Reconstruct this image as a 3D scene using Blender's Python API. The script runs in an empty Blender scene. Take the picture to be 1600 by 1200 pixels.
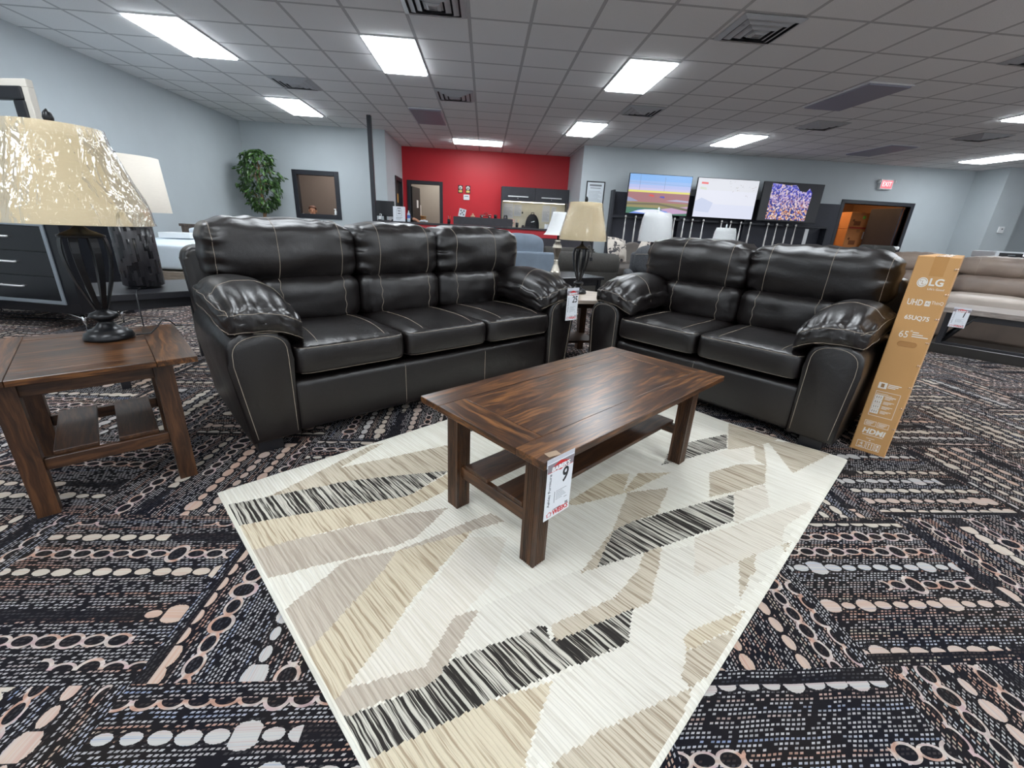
import bpy, bmesh, math, random
import numpy as np
from mathutils import Vector, Matrix, noise
from mathutils.bvhtree import BVHTree
R = math.radians
PI = math.pi
SC = bpy.context.scene
COL = SC.collection

# ------------------------------------------------------------------ camera
def camera():
    p, r, y = R(20.08), R(-2.953), R(4.364)
    f = Vector((0, math.cos(p), -math.sin(p)))
    rt = Vector((1, 0, 0))
    dn = Vector((0, -math.sin(p), -math.cos(p)))
    rt2 = rt * math.cos(r) + dn * math.sin(r)
    dn2 = -rt * math.sin(r) + dn * math.cos(r)
    Z = Matrix.Rotation(-y, 3, 'Z')
    rt2, dn2, f = Z @ rt2, Z @ dn2, Z @ f
    cd = bpy.data.cameras.new('camera')
    cd.sensor_width = 36
    cd.lens = 36 * 669.04 / 1600
    cd.clip_start = .02
    ob = bpy.data.objects.new('camera', cd)
    m = Matrix((rt2, -dn2, -f)).transposed().to_4x4()
    m.translation = (0, 0, 1.05)
    ob.matrix_world = m
    COL.objects.link(ob)
    SC.camera = ob
camera()

# ------------------------------------------------------------------ world, exposure
W = bpy.data.worlds.new('world')
SC.world = W
W.use_nodes = True
W.node_tree.nodes['Background'].inputs[0].default_value = (.86, .93, 1, 1)
W.node_tree.nodes['Background'].inputs[1].default_value = 1.0
SC.view_settings.view_transform = 'Standard'
SC.view_settings.look = 'None'
SC.view_settings.gamma = 1
SC.view_settings.use_curve_mapping = False
SC.view_settings.exposure = 0.25
LAMP = 19.0          # brightness of the ceiling panels
CZ = 2.96            # ceiling height

# ------------------------------------------------------------------ node helpers
class Nd:
    """wraps a socket so that node maths reads like arithmetic"""
    def __init__(s, t, o): s.t, s.o = t, o
    def _m(s, op, *a, clamp=False):
        n = s.t.nodes.new('ShaderNodeMath'); n.operation = op; n.use_clamp = clamp
        for i, x in enumerate((s,) + a):
            if isinstance(x, Nd): s.t.links.new(x.o, n.inputs[i])
            else: n.inputs[i].default_value = x
        return Nd(s.t, n.outputs[0])
    def __add__(s, b): return s._m('ADD', b)
    def __radd__(s, b): return s._m('ADD', b)
    def __sub__(s, b): return s._m('SUBTRACT', b)
    def __rsub__(s, b): return (s * -1) + b
    def __mul__(s, b): return s._m('MULTIPLY', b)
    def __rmul__(s, b): return s._m('MULTIPLY', b)
    def __truediv__(s, b): return s._m('DIVIDE', b)
    def floor(s): return s._m('FLOOR')
    def fract(s): return s._m('FRACT')
    def abs(s): return s._m('ABSOLUTE')
    def lt(s, b): return s._m('LESS_THAN', b)
    def gt(s, b): return s._m('GREATER_THAN', b)
    def mod(s, b): return s._m('FLOORED_MODULO', b)
    def pw(s, b): return s._m('POWER', b)
    def mn(s, b): return s._m('MINIMUM', b)
    def mx(s, b): return s._m('MAXIMUM', b)
    def lerp(s, a, b): return (1 - s) * a + s * b

def newmat(name):
    m = bpy.data.materials.new(name); m.use_nodes = True
    t = m.node_tree
    return m, t, t.nodes['Principled BSDF']
def coords(t, kind='Object'):
    n = t.nodes.new('ShaderNodeTexCoord')
    s = t.nodes.new('ShaderNodeSeparateXYZ')
    t.links.new(n.outputs[kind], s.inputs[0])
    return Nd(t, s.outputs[0]), Nd(t, s.outputs[1]), Nd(t, s.outputs[2])
def comb(t, x, y, z=0.):
    n = t.nodes.new('ShaderNodeCombineXYZ')
    for i, v in enumerate((x, y, z)):
        if isinstance(v, Nd): t.links.new(v.o, n.inputs[i])
        else: n.inputs[i].default_value = v
    return n.outputs[0]
def white(t, x, y, z=0.):
    n = t.nodes.new('ShaderNodeTexWhiteNoise'); n.noise_dimensions = '3D'
    t.links.new(comb(t, x, y, z), n.inputs['Vector'])
    return Nd(t, n.outputs['Value'])
def noi(t, vec=None, scale=5., detail=2., rough=.5, dist=0.):
    n = t.nodes.new('ShaderNodeTexNoise')
    n.inputs['Scale'].default_value = scale; n.inputs['Detail'].default_value = detail
    n.inputs['Roughness'].default_value = rough; n.inputs['Distortion'].default_value = dist
    if vec is None:
        vec = t.nodes.new('ShaderNodeTexCoord').outputs['Object']
    t.links.new(vec, n.inputs['Vector'])
    return Nd(t, n.outputs[0])
def ramp(t, v, stops, interp='LINEAR'):
    n = t.nodes.new('ShaderNodeValToRGB'); n.color_ramp.interpolation = interp
    e = n.color_ramp.elements
    while len(e) > 1: e.remove(e[-1])
    for i, (p, c) in enumerate(stops):
        x = e[0] if i == 0 else e.new(p)
        x.position = p; x.color = (*c, 1)
    t.links.new(v.o, n.inputs[0])
    return n.outputs[0]
def mixc(t, f, a, b):
    n = t.nodes.new('ShaderNodeMix'); n.data_type = 'RGBA'
    if isinstance(f, Nd): t.links.new(f.o, n.inputs['Factor'])
    else: n.inputs['Factor'].default_value = f
    for k, v in ((6, a), (7, b)):
        if isinstance(v, tuple): n.inputs[k].default_value = (*v, 1)
        else: t.links.new(v, n.inputs[k])
    return n.outputs[2]
def bump(t, b, h, strength=.3, dist=.01):
    n = t.nodes.new('ShaderNodeBump')
    n.inputs['Strength'].default_value = strength; n.inputs['Distance'].default_value = dist
    t.links.new(h.o, n.inputs['Height']); t.links.new(n.outputs[0], b.inputs['Normal'])
def setc(t, b, c):
    if isinstance(c, tuple): b.inputs['Base Color'].default_value = (*c, 1)
    else: t.links.new(c, b.inputs['Base Color'])
_mc = {}
def mat(name, col, rough=.5, metal=0., var=0., vs=8., bmp=0., bs=60., spec=.5):
    """procedural paint / plastic / metal / fabric: colour with a little noise, optional bump"""
    if name in _mc: return _mc[name]
    m, t, b = newmat(name)
    b.inputs['Roughness'].default_value = rough; b.inputs['Metallic'].default_value = metal
    b.inputs['Specular IOR Level'].default_value = spec
    if var:
        n = noi(t, scale=vs, detail=4)
        setc(t, b, ramp(t, n, [(.3, tuple(c * (1 - var) for c in col)), (.7, tuple(min(1, c * (1 + var)) for c in col))]))
    else: setc(t, b, col)
    if bmp: bump(t, b, noi(t, scale=bs, detail=3), bmp, .004)
    _mc[name] = m
    return m
def emis(name, col, s):
    if name in _mc: return _mc[name]
    m, t, b = newmat(name)
    setc(t, b, (.8, .8, .8)); b.inputs['Emission Color'].default_value = (*col, 1); b.inputs['Emission Strength'].default_value = s
    setc(t, b, (.02, .02, .02)); b.inputs['Roughness'].default_value = .3
    _mc[name] = m
    return m
def srgb(r, g, b):
    f = lambda c: (c / 255 / 12.92 if c <= 10 else ((c / 255 + .055) / 1.055) ** 2.4)
    return (f(r), f(g), f(b))

# ------------------------------------------------------------------ mesh helpers
def I4(): return Matrix.Identity(4)
def T(x, y, z): return Matrix.Translation((x, y, z))
def RX(a): return Matrix.Rotation(R(a), 4, 'X')
def RY(a): return Matrix.Rotation(R(a), 4, 'Y')
def RZ(a): return Matrix.Rotation(R(a), 4, 'Z')

class MB:
    """collects shapes, build() links them as ONE mesh object"""
    def __init__(s): s.bm = bmesh.new(); s.mi = 0
    def _new(s, verts, faces, m=None, smooth=False):
        vs = [s.bm.verts.new(m @ Vector(v) if m else v) for v in verts]
        for f in faces:
            try:
                fc = s.bm.faces.new([vs[i] for i in f]); fc.material_index = s.mi; fc.smooth = smooth
            except ValueError: pass
        return vs
    def box(s, x0, x1, y0, y1, z0, z1, bv=0., seg=2, m=None, smooth=False):
        t = bmesh.new()
        vs = [t.verts.new((x, y, z)) for x in (x0, x1) for y in (y0, y1) for z in (z0, z1)]
        for f in ((0, 1, 3, 2), (4, 6, 7, 5), (0, 4, 5, 1), (2, 3, 7, 6), (0, 2, 6, 4), (1, 5, 7, 3)): t.faces.new([vs[i] for i in f])
        if bv: bmesh.ops.bevel(t, geom=t.edges[:], offset=bv, segments=seg, profile=.5, affect='EDGES')
        return s.merge(t, m, smooth)
    def merge(s, t, m=None, smooth=None):
        t.verts.index_update()
        vs = [s.bm.verts.new(m @ v.co if m else v.co) for v in t.verts]
        for f in t.faces:
            fc = s.bm.faces.new([vs[v.index] for v in f.verts]); fc.material_index = s.mi
            fc.smooth = f.smooth if smooth is None else smooth
        t.free()
        return s
    def lathe(s, prof, n=32, m=None, smooth=True, cap=True):
        vs, fs = [], []
        for r, z in prof:
            for k in range(n): vs.append((r * math.cos(2 * PI * k / n), r * math.sin(2 * PI * k / n), z))
        for i in range(len(prof) - 1):
            for k in range(n):
                k2 = (k + 1) % n
                fs.append((i * n + k, i * n + k2, (i + 1) * n + k2, (i + 1) * n + k))
        if cap:
            if prof[0][0] > 1e-5: fs.append(tuple(range(n))[::-1])
            if prof[-1][0] > 1e-5: fs.append(tuple((len(prof) - 1) * n + k for k in range(n)))
        s._new(vs, fs, m, smooth)
        return s
    def cyl(s, x, y, z0, z1, r, r2=None, n=16, m=None):
        mm = T(x, y, 0)
        return s.lathe([(r, z0), (r if r2 is None else r2, z1)], n, m @ mm if m else mm, True)
    def tube(s, pts, r, n=8, m=None, cap=True, flat=1.):
        pts = [Vector(p) for p in pts]
        vs, fs = [], []
        up = Vector((0, 0, 1)); N = None
        for i, p in enumerate(pts):
            d = (pts[min(i + 1, len(pts) - 1)] - pts[max(i - 1, 0)])
            if d.length < 1e-9: d = Vector((0, 0, 1))
            d.normalize()
            if N is None:
                N = d.cross(up)
                if N.length < .05: N = d.cross(Vector((1, 0, 0)))
            N = (N - d * N.dot(d))
            if N.length < 1e-6: N = d.orthogonal()
            N.normalize(); B = d.cross(N)
            rr = r[i] if isinstance(r, (list, tuple)) else r
            for k in range(n):
                a = 2 * PI * k / n
                vs.append(p + (N * math.cos(a) + B * math.sin(a) * flat) * rr)
        for i in range(len(pts) - 1):
            for k in range(n):
                k2 = (k + 1) % n
                fs.append((i * n + k, i * n + k2, (i + 1) * n + k2, (i + 1) * n + k))
        if cap:
            fs.append(tuple(range(n))[::-1]); fs.append(tuple((len(pts) - 1) * n + k for k in range(n)))
        s._new(vs, fs, m, True)
        return s
    def prism(s, out, z0, z1, m=None, bv=0., smooth=False):
        """outline in xy extruded z0..z1"""
        t = bmesh.new(); n = len(out)
        a = [t.verts.new((x, y, z0)) for x, y in out]; b = [t.verts.new((x, y, z1)) for x, y in out]
        t.faces.new(a[::-1]); t.faces.new(b)
        for i in range(n): t.faces.new((a[i], a[(i + 1) % n], b[(i + 1) % n], b[i]))
        if bv:
            es = [e for e in t.edges if abs(e.verts[0].co.z - e.verts[1].co.z) < 1e-6]
            bmesh.ops.bevel(t, geom=es, offset=bv, segments=3, profile=.5, affect='EDGES')
        return s.merge(t, m, smooth)
    def quad(s, pts, m=None): s._new(pts, [tuple(range(len(pts)))], m); return s
    def ball(s, c, r, sc=(1, 1, 1), n=16, m=None):
        prof = [(max(1e-6, r * math.sin(PI * i / (n // 2))), -r * math.cos(PI * i / (n // 2))) for i in range(n // 2 + 1)]
        mm = T(*c) @ Matrix.Diagonal((*sc, 1))
        return s.lathe(prof, n, m @ mm if m else mm, True, False)
    def puff(s, c, h, k=5., n=14, bulge=(.0, .0, .0), fn=None, m=None):
        """soft cushion: rounded box of half sizes h round c, faces swollen by bulge, fn(unit, co)->co shapes it further"""
        t = bmesh.new()
        bmesh.ops.create_cube(t, size=2)
        bmesh.ops.subdivide_edges(t, edges=t.edges[:], cuts=n, use_grid_fill=True)
        for v in t.verts:
            p = v.co.copy()
            L = (abs(p.x) ** k + abs(p.y) ** k + abs(p.z) ** k) ** (1 / k)
            q = p / L
            w = [1 + bulge[0] * (1 - p.y ** 2) * (1 - p.z ** 2), 1 + bulge[1] * (1 - p.x ** 2) * (1 - p.z ** 2), 1 + bulge[2] * (1 - p.x ** 2) * (1 - p.y ** 2)]
            co = Vector((q.x * h[0] * w[0], q.y * h[1] * w[1], q.z * h[2] * w[2]))
            if fn: co = fn(p, co)
            v.co = co + Vector(c)
        bmesh.ops.recalc_face_normals(t, faces=t.faces[:])
        for f in t.faces: f.smooth = True
        return s.merge(t, m)
    def text(s, body, size, m, ext=.0004, align='CENTER', shear=0., sx=1., bold=0.):
        v, f = text_geo(body, size, align, ext, shear, bold)
        s._new([(x * sx, y, z) for x, y, z in v], f, m)
        return s
    def bvh(s): s.bm.normal_update(); return BVHTree.FromBMesh(s.bm)
    def build(s, name, mats, parent=None, sub=0, recalc=True, weld=False):
        if weld: bmesh.ops.remove_doubles(s.bm, verts=s.bm.verts[:], dist=1e-5)
        if recalc: bmesh.ops.recalc_face_normals(s.bm, faces=s.bm.faces[:])
        me = bpy.data.meshes.new(name); s.bm.to_mesh(me); s.bm.free()
        ob = bpy.data.objects.new(name, me)
        for x in (mats if isinstance(mats, (list, tuple)) else [mats]): me.materials.append(x)
        COL.objects.link(ob)
        if parent: ob.parent = parent
        if sub:
            md = ob.modifiers.new('s', 'SUBSURF'); md.levels = md.render_levels = sub
        return ob
_tx = {}
def text_geo(body, size, align, ext, shear, bold=0.):
    key = (body, size, align, ext, shear, bold)
    if key in _tx: return _tx[key]
    cu = bpy.data.curves.new('t', 'FONT'); cu.body = body; cu.size = size; cu.align_x = align; cu.align_y = 'CENTER'
    cu.extrude = ext; cu.resolution_u = 3; cu.shear = shear; cu.offset = bold * size
    ob = bpy.data.objects.new('t', cu); COL.objects.link(ob)
    bpy.context.view_layer.update()
    me = bpy.data.meshes.new_from_object(ob.evaluated_get(bpy.context.evaluated_depsgraph_get()))
    r = ([tuple(v.co) for v in me.vertices], [tuple(p.vertices) for p in me.polygons])
    bpy.data.objects.remove(ob); bpy.data.curves.remove(cu); bpy.data.meshes.remove(me)
    _tx[key] = r
    return r

def tag(o, label, cat, group=None, kind=None):
    o['label'] = label; o['category'] = cat
    if group: o['group'] = group
    if kind: o['kind'] = kind
    return o
def thing(name, label, cat, loc=(0, 0, 0), rz=0., group=None):
    o = bpy.data.objects.new(name, None); COL.objects.link(o)
    o.empty_display_size = .1
    o.location = loc; o.rotation_euler = (0, 0, R(rz))
    return tag(o, label, cat, group)
def struct(o, label=None, cat=None):
    o['kind'] = 'structure'
    if label: o['label'] = label; o['category'] = cat
    return o
def copy_tree(o, parent=None):
    c = o.copy(); COL.objects.link(c)
    if parent: c.parent = parent
    for ch in list(o.children): copy_tree(ch, c)
    return c
def stitch(mb, bvh, lines, r=.0022, m=None):
    """lines: list of (points, direction); each point is dropped along direction onto the surface"""
    for pts, d in lines:
        d = Vector(d).normalized(); out = []
        def flush():
            if len(out) > 2: mb.tube(out, r, 5, m)
        for p in pts:
            h = bvh.ray_cast(Vector(p), d)
            if h[0] is None:
                flush(); out = []; continue
            if out and (h[0] - out[-1]).length > .2:
                flush(); out = []
            out.append(h[0] - d * r * .3)
        flush()
def lin(a, b, n=24): return [Vector(a).lerp(Vector(b), i / (n - 1)) for i in range(n)]
# ------------------------------------------------------------------ materials of the room
def carpet_mat():
    m, t, b = newmat('woven_carpet')
    x, y, z = coords(t, 'Object')
    S = .625
    X = (x + 1.43) / S; Y = (y - .75) / S
    ix, iy = X.floor(), Y.floor()
    par = (ix + iy).mod(2.)
    wob = (noi(t, comb(t, x, y), 9., 1.) - .5) * .012
    u = par.lerp(x, y) + white(t, ix, iy, 3.) * 7
    v = par.lerp(Y.fract(), X.fract()) + wob
    rows = 8.
    rr = v * rows
    ir = rr.floor(); fr = (rr.fract() - .5) * (S / rows)
    tid = ix * 13.7 + iy * 7.3
    h1 = white(t, ir, tid, 1.)
    # beads
    C = .058
    uu = u / C + h1 * 5
    ic = uu.floor(); fu = (uu.fract() - .5) * C
    hs = white(t, ic, ir + tid, 2.)
    big = white(t, ic, ir + tid, 5.).gt(.8)
    a = (.0205 + hs * .009) * (1 + big * .30)
    bb = a * (.60 + big * .20)
    e = noi(t, comb(t, u * 160, v * 160), 1., 1.) * .5 - .25 + (fu / a).pw(2.) + (fr / bb).pw(2.)
    run = white(t, (u / .33 + h1 * 3).floor(), ir + tid, 9.)  .lt(.86)
    edge = v.gt(.06) * v.lt(.94)
    run = run * edge
    filled = e.lt(1.) * h1.lt(.52) * run
    ringzone = h1.gt(.52) * h1.lt(.86) * run
    ering = (fu / (C * .5)).pw(2.) + (fr / (bb * 1.25)).pw(2.)
    ring = ering.gt(.62) * ering.lt(1.2) * ringzone
    halo = (e.lt(2.1) * h1.lt(.52) + ering.lt(1.) * ringzone).mn(1.)
    # weave dashes
    dv = v * (S / .0094)
    idv = dv.floor()
    du = u / .0125 + white(t, idv, tid, 4.) * .3 + idv * .37 - dv.fract() * .55
    hd = white(t, du.floor(), idv, tid)
    dash = du.fract().lt(.62) * ((dv.fract() - .5).abs()).lt(.24)
    dense = noi(t, comb(t, x, y), 6., 2.)
    dash = dash * hd.gt(.26) * (1 - halo * .92)
    # colours
    hue = noi(t, comb(t, v * 9, u * .35, tid), 2.2, 2.)
    tint = ramp(t, hue, [(.25, (.15, .2, .34)), (.4, (.36, .35, .36)), (.52, (.33, .31, .31)), (.6, (.36, .2, .15)), (.68, (.38, .33, .27)), (.8, (.27, .34, .38))])
    bcol = ramp(t, white(t, ir, tid, 21.), [(0, (.62, .55, .47)), (.25, (.60, .38, .30)), (.42, (.48, .52, .57)), (.6, (.64, .60, .53)), (.8, (.56, .42, .38))], 'CONSTANT')
    fine = noi(t, comb(t, v * 120, u * 1.2, tid), 1., 2.)
    bcol2 = ramp(t, fine, [(.28, (.30, .34, .46)), (.40, (.62, .56, .48)), (.50, (.66, .60, .52)), (.58, (.58, .38, .32)), (.66, (.66, .60, .50)), (.76, (.62, .42, .20))])
    bead = mixc(t, 1.0, (.0, .0, .0), mixc(t, .55, bcol, bcol2))
    hv = t.nodes.new('ShaderNodeHueSaturation'); hv.inputs['Value'].default_value = .68; hv.inputs['Saturation'].default_value = 1.1; t.links.new(bead, hv.inputs['Color']); bead = hv.outputs[0]
    rcol = ramp(t, noi(t, comb(t, u * 14, v * 20, tid), 1., 1.), [(.35, (.42, .25, .19)), (.5, (.48, .42, .38)), (.65, (.42, .30, .30))])
    ink = ramp(t, noi(t, comb(t, x, y), 3., 1.), [(.3, (.006, .006, .010)), (.7, (.012, .010, .010))])
    c = mixc(t, dash * (hd * .65 + .45), ink, tint)
    c = mixc(t, ring * (hd * .3 + .7), c, rcol)
    c = mixc(t, filled, c, bead)
    setc(t, b, c)
    b.inputs['Roughness'].default_value = .95; b.inputs['Specular IOR Level'].default_value = .1
    bump(t, b, dash * .5 + filled, .35, .003)
    return m
def paint(name, c, rough=.6):
    return mat(name, c, rough, 0, .02, 3., .05, 180.)
def ceiling_mat():
    m, t, b = newmat('ceiling_tile')
    x, y, z = coords(t, 'Object')
    gx = (((x - .40) / .61 + .5).fract() - .5).abs() * .61
    gy = (((y - 5.82) / .61 + .5).fract() - .5).abs() * .61
    g = gx.mn(gy)
    line = g.lt(.012)
    gap = g.gt(.012) * g.lt(.017)
    sp = noi(t, comb(t, x, y), 160., 3.)
    tile = ramp(t, sp, [(.3, (.74, .74, .74)), (.5, (.86, .86, .86)), (.75, (.88, .88, .88))])
    tid = white(t, ((x - .40) / .61).floor(), ((y - 5.82) / .61).floor(), 4.)
    tile = mixc(t, tid * .12, tile, (.62, .62, .64))
    c = mixc(t, line, tile, (.52, .52, .53))
    c = mixc(t, gap * .6, c, (.20, .20, .21))
    setc(t, b, c)
    b.inputs['Roughness'].default_value = .9; b.inputs['Specular IOR Level'].default_value = .2
    bump(t, b, sp * .5 + line * .8, .25, .004)
    return m
def leather_mat(name, c1, c2, rough=.35, grain=900.):
    m, t, b = newmat(name)
    n1 = noi(t, scale=3., detail=3)
    setc(t, b, ramp(t, n1, [(.3, c1), (.7, c2)]))
    tc = t.nodes.new('ShaderNodeTexCoord').outputs['Object']
    vo = t.nodes.new('ShaderNodeTexVoronoi'); vo.inputs['Scale'].default_value = grain / 2.2; t.links.new(tc, vo.inputs['Vector'])
    wr = noi(t, scale=16., detail=5, rough=.55, dist=.6)
    h = wr * .8 + Nd(t, vo.outputs[0]) * .10
    bump(t, b, h, .28, .010)
    rg = noi(t, scale=7., detail=3)
    t.links.new((rg * .16 + (rough - .08)).o, b.inputs['Roughness'])
    b.inputs['Specular IOR Level'].default_value = .6
    return m
def wood_mat(name, dark, mid, light, axis='X', rough=.38, sc=1.):
    m, t, b = newmat(name)
    x, y, z = coords(t, 'Object')
    L = {'X': (x, y, z), 'Y': (y, x, z), 'Z': (z, x, y)}[axis]
    warp = noi(t, comb(t, L[0] * 1.5, L[1] * 5, L[2] * 5), 2. * sc, 3.)
    g = noi(t, comb(t, L[0] * 2.2 + warp * .6, L[1] * 26 + warp * 2.5, L[2] * 26), 2.2 * sc, 4., .6)
    f = noi(t, comb(t, L[0] * 12, L[1] * 320, L[2] * 320), 1., 2.)
    v = g * .8 + f * .2
    setc(t, b, ramp(t, v, [(.33, dark), (.49, mid), (.63, light)]))
    b.inputs['Roughness'].default_value = rough
    bump(t, b, v, .08, .003)
    return m
def stripe_mat(name, ca, cb, fa, thr, soft=.06, cc=None):
    """rug yarn: ribs along y (short side), broken streaks of two colours"""
    m, t, b = newmat(name)
    x, y, z = coords(t, 'Object')
    n = noi(t, comb(t, x * fa + noi(t, comb(t, x, y), 14., 2.) * .9, y * 2.6, 0), 1., 3., .65)
    s = ramp(t, n, [(thr - soft, ca), (thr + soft, cb)])
    big = noi(t, comb(t, x, y), 7., 3.)
    s = mixc(t, big * .35, s, cc or ca)
    rib = ((x / .011 + noi(t, comb(t, x, y), 12., 1.) * .8).fract() - .5).abs()
    s = mixc(t, (rib.gt(.40)) * .30, s, tuple(c * .55 for c in ca))
    setc(t, b, s)
    b.inputs['Roughness'].default_value = .95; b.inputs['Specular IOR Level'].default_value = .1
    bump(t, b, noi(t, scale=420., detail=2) * .5 + rib, .5, .004)
    return m

M_CARPET = carpet_mat(); M_CEIL = ceiling_mat()
M_WALL = paint('wall_paint_grey', srgb(184, 192, 196))
M_RED = paint('wall_paint_red', srgb(196, 26, 40), .5)
M_BLACKTRIM = mat('black_trim', srgb(34, 36, 44), .45, 0, .1)
M_LEATHER = leather_mat('espresso_leather', (.0042, .0029, .0030), (.0075, .0050, .0048))
M_THREAD = mat('cream_thread', srgb(150, 138, 124), .7)
M_BLACKM = mat('black_metal', srgb(24, 25, 28), .32, .3, .1)
M_BLACKW = mat('black_wood', srgb(32, 32, 37), .42, 0, .12)
M_WHITE = mat('white_plastic', srgb(225, 227, 228), .4)
M_CHROME = mat('chrome', (.8, .8, .82), .15, 1.)
M_NICKEL = mat('brushed_nickel', (.52, .48, .41), .34, 1.)
M_DARKPLASTIC = mat('dark_plastic', srgb(22, 23, 28), .4)
M_PAPER = mat('white_paper', srgb(228, 232, 238), .35, spec=.6)
M_INK = mat('black_ink', (.012, .012, .016), .6)
M_GREYINK = mat('grey_ink', srgb(120, 124, 130), .6)
M_REDINK = mat('red_ink', srgb(205, 40, 42), .6)
M_GREYW = wood_mat('grey_wash_wood', srgb(120, 114, 110), srgb(150, 144, 138), srgb(172, 166, 160), 'Z', .5)
M_CHARCOAL = mat('charcoal_laminate', srgb(58, 56, 62), .5, 0, .1, 14.)

# ------------------------------------------------------------------ room shell
def wall(name, boxes, m, label):
    mb = MB()
    for b in boxes: mb.box(*b)
    return struct(mb.build(name, m), label, 'wall')
XL, XR, YF = -5.46, 17.0, -5.0
YB, YR, YBR = 11.13, 13.2, 11.38        # back left wall, red wall, back right wall
mb = MB(); mb.box(XL - .2, XR + .2, YF - .2, 16.2, -.1, 0)
fl = struct(mb.build('floor', M_CARPET), 'dark patterned carpet floor with rows of beads and rings', 'floor')
mb = MB(); mb.box(XL - .2, XR + .2, YF - .2, 16.2, CZ, CZ + .1)
struct(mb.build('ceiling', M_CEIL), 'grey suspended ceiling of square tiles', 'ceiling')
wall('wall_left', [(XL - .15, XL, YF, YB + .12, 0, CZ)], M_WALL, 'pale grey left wall')
# window to the office: opening x -4.36..-3.46, z 1.08..1.97
wall('wall_back_left', [(XL, -4.36, YB, YB + .12, 0, CZ), (-3.46, -2.31, YB, YB + .12, 0, CZ), (-4.36, -3.46, YB, YB + .12, 0, 1.09), (-4.36, -3.46, YB, YB + .12, 1.98, CZ)], M_WALL, 'pale grey back wall behind the leafy tree')
wall('wall_alcove_left', [(-2.43, -2.31, YB + .12, 12.12, 0, CZ), (-2.43, -2.31, 13.0, YR, 0, CZ), (-2.43, -2.31, 12.12, 13.0, 2.1, CZ)], M_WALL, 'short grey wall beside the red wall, left side')
wall('wall_red', [(-2.43, -2.10, YR, YR + .12, 0, CZ), (-1.30, 2.42, YR, YR + .12, 0, CZ), (-2.10, -1.30, YR, YR + .12, 2.06, CZ)], M_RED, 'bright red accent wall behind the service counter')
wall('wall_alcove_right', [(2.30, 2.42, YBR, YR, 0, CZ)], M_WALL, 'short grey wall beside the red wall, right side')
wall('wall_back', [(2.42, 9.16, YBR, YBR + .12, 0, CZ), (10.98, XR, YBR, YBR + .12, 0, CZ), (9.16, 10.98, YBR, YBR + .12, 2.04, CZ)], M_WALL, 'pale grey back wall carrying the televisions')
wall('wall_pilaster', [(12.42, 13.13, 10.6, YBR, 0, CZ)], M_WALL, 'projecting wall pier with a small thermostat')
wall('wall_right', [(XR, XR + .15, YF, YBR, 0, CZ)], M_WALL, 'right wall')
wall('wall_front', [(XL, XR, YF - .15, YF, 0, .15), (XL, XR, YF - .15, YF, 2.75, CZ)] + [(XL + k * 2.22, XL + k * 2.22 + .16, YF - .15, YF, .15, 2.75) for k in range(11)], M_WALL, 'front wall with tall storefront openings, outside the picture')
M_OFFW = paint('office_wall_paint', srgb(150, 148, 140))
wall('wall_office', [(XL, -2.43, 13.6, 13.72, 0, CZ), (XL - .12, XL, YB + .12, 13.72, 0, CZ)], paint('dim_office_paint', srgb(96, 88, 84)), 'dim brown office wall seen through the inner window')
wall('wall_hall', [(-2.9, 0.2, 15.3, 15.42, 0, CZ), (-2.9, -2.78, YR + .12, 15.3, 0, CZ), (.08, .2, YR + .12, 15.3, 0, CZ)], M_OFFW, 'grey wall of the room beyond the red wall doorway')
wall('wall_storeroom', [(8.4, 11.9, 14.2, 14.32, 0, CZ), (8.4, 8.52, YBR + .12, 14.2, 0, CZ), (11.78, 11.9, YBR + .12, 14.2, 0, CZ)], paint('storeroom_paint', srgb(140, 104, 74)), 'brown storeroom wall behind the open doorway')
def frame(name, x0, x1, z1, y, m, label, cat='door frame', w=.09, z0=0., d=.16):
    mb = MB()
    mb.box(x0, x0 + w, y - .025, y + d, z0, z1, .006); mb.box(x1 - w, x1, y - .025, y + d, z0, z1, .006)
    mb.box(x0 + w, x1 - w, y - .025, y + d, z1 - w, z1, .006)
    if z0: mb.box(x0 + w, x1 - w, y - .025, y + d, z0, z0 + w, .006)
    return struct(mb.build(name, m), label, cat)
frame('trim_1', 9.07, 11.07, 2.13, YBR, M_BLACKTRIM, 'black door frame of the storeroom doorway')
frame('trim_2', -2.19, -1.21, 2.14, YR, M_BLACKTRIM, 'black door frame in the red wall')
w1 = frame('window_1', -4.44, -3.40, 2.05, YB, M_BLACKTRIM, 'black framed inner window looking into an office', 'window', .10, 1.02, .13)
mb = MB(); mb.box(-4.35, -3.49, YB + .05, YB + .056, 1.10, 1.97)
gm, gt, gb = newmat('window_glass')
gb.inputs['Transmission Weight'].default_value = 1; gb.inputs['Roughness'].default_value = .02; gb.inputs['IOR'].default_value = 1.02; gb.inputs['Base Color'].default_value = (.93, .94, .95, 1)
p_ = mb.build('pane', gm, w1)
# door in the short alcove wall (faces +x)
mb = MB(); mb.box(-2.40, -2.345, 12.20, 12.92, 0, 2.04, .004)
d1 = struct(mb.build('door_1', mat('dark_door', srgb(38, 34, 36), .4, 0, .1)), 'dark brown door in the short wall left of the red wall', 'door')
mb = MB(); mb.box(-2.43, -2.285, 12.10, 12.20, 0, 2.14, .005); mb.box(-2.43, -2.285, 12.92, 13.02, 0, 2.14, .005); mb.box(-2.43, -2.285, 12.20, 12.92, 2.04, 2.14, .005)
mb.build('door_frame', M_BLACKTRIM, d1)
mb = MB(); mb.box(-2.345, -2.335, 12.42, 12.62, 1.52, 1.74, .004)
o = mb.build('door_sign', mat('amber_sign', srgb(235, 178, 96), .5), d1); o['label'] = 'amber yellow sign on the door'
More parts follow.
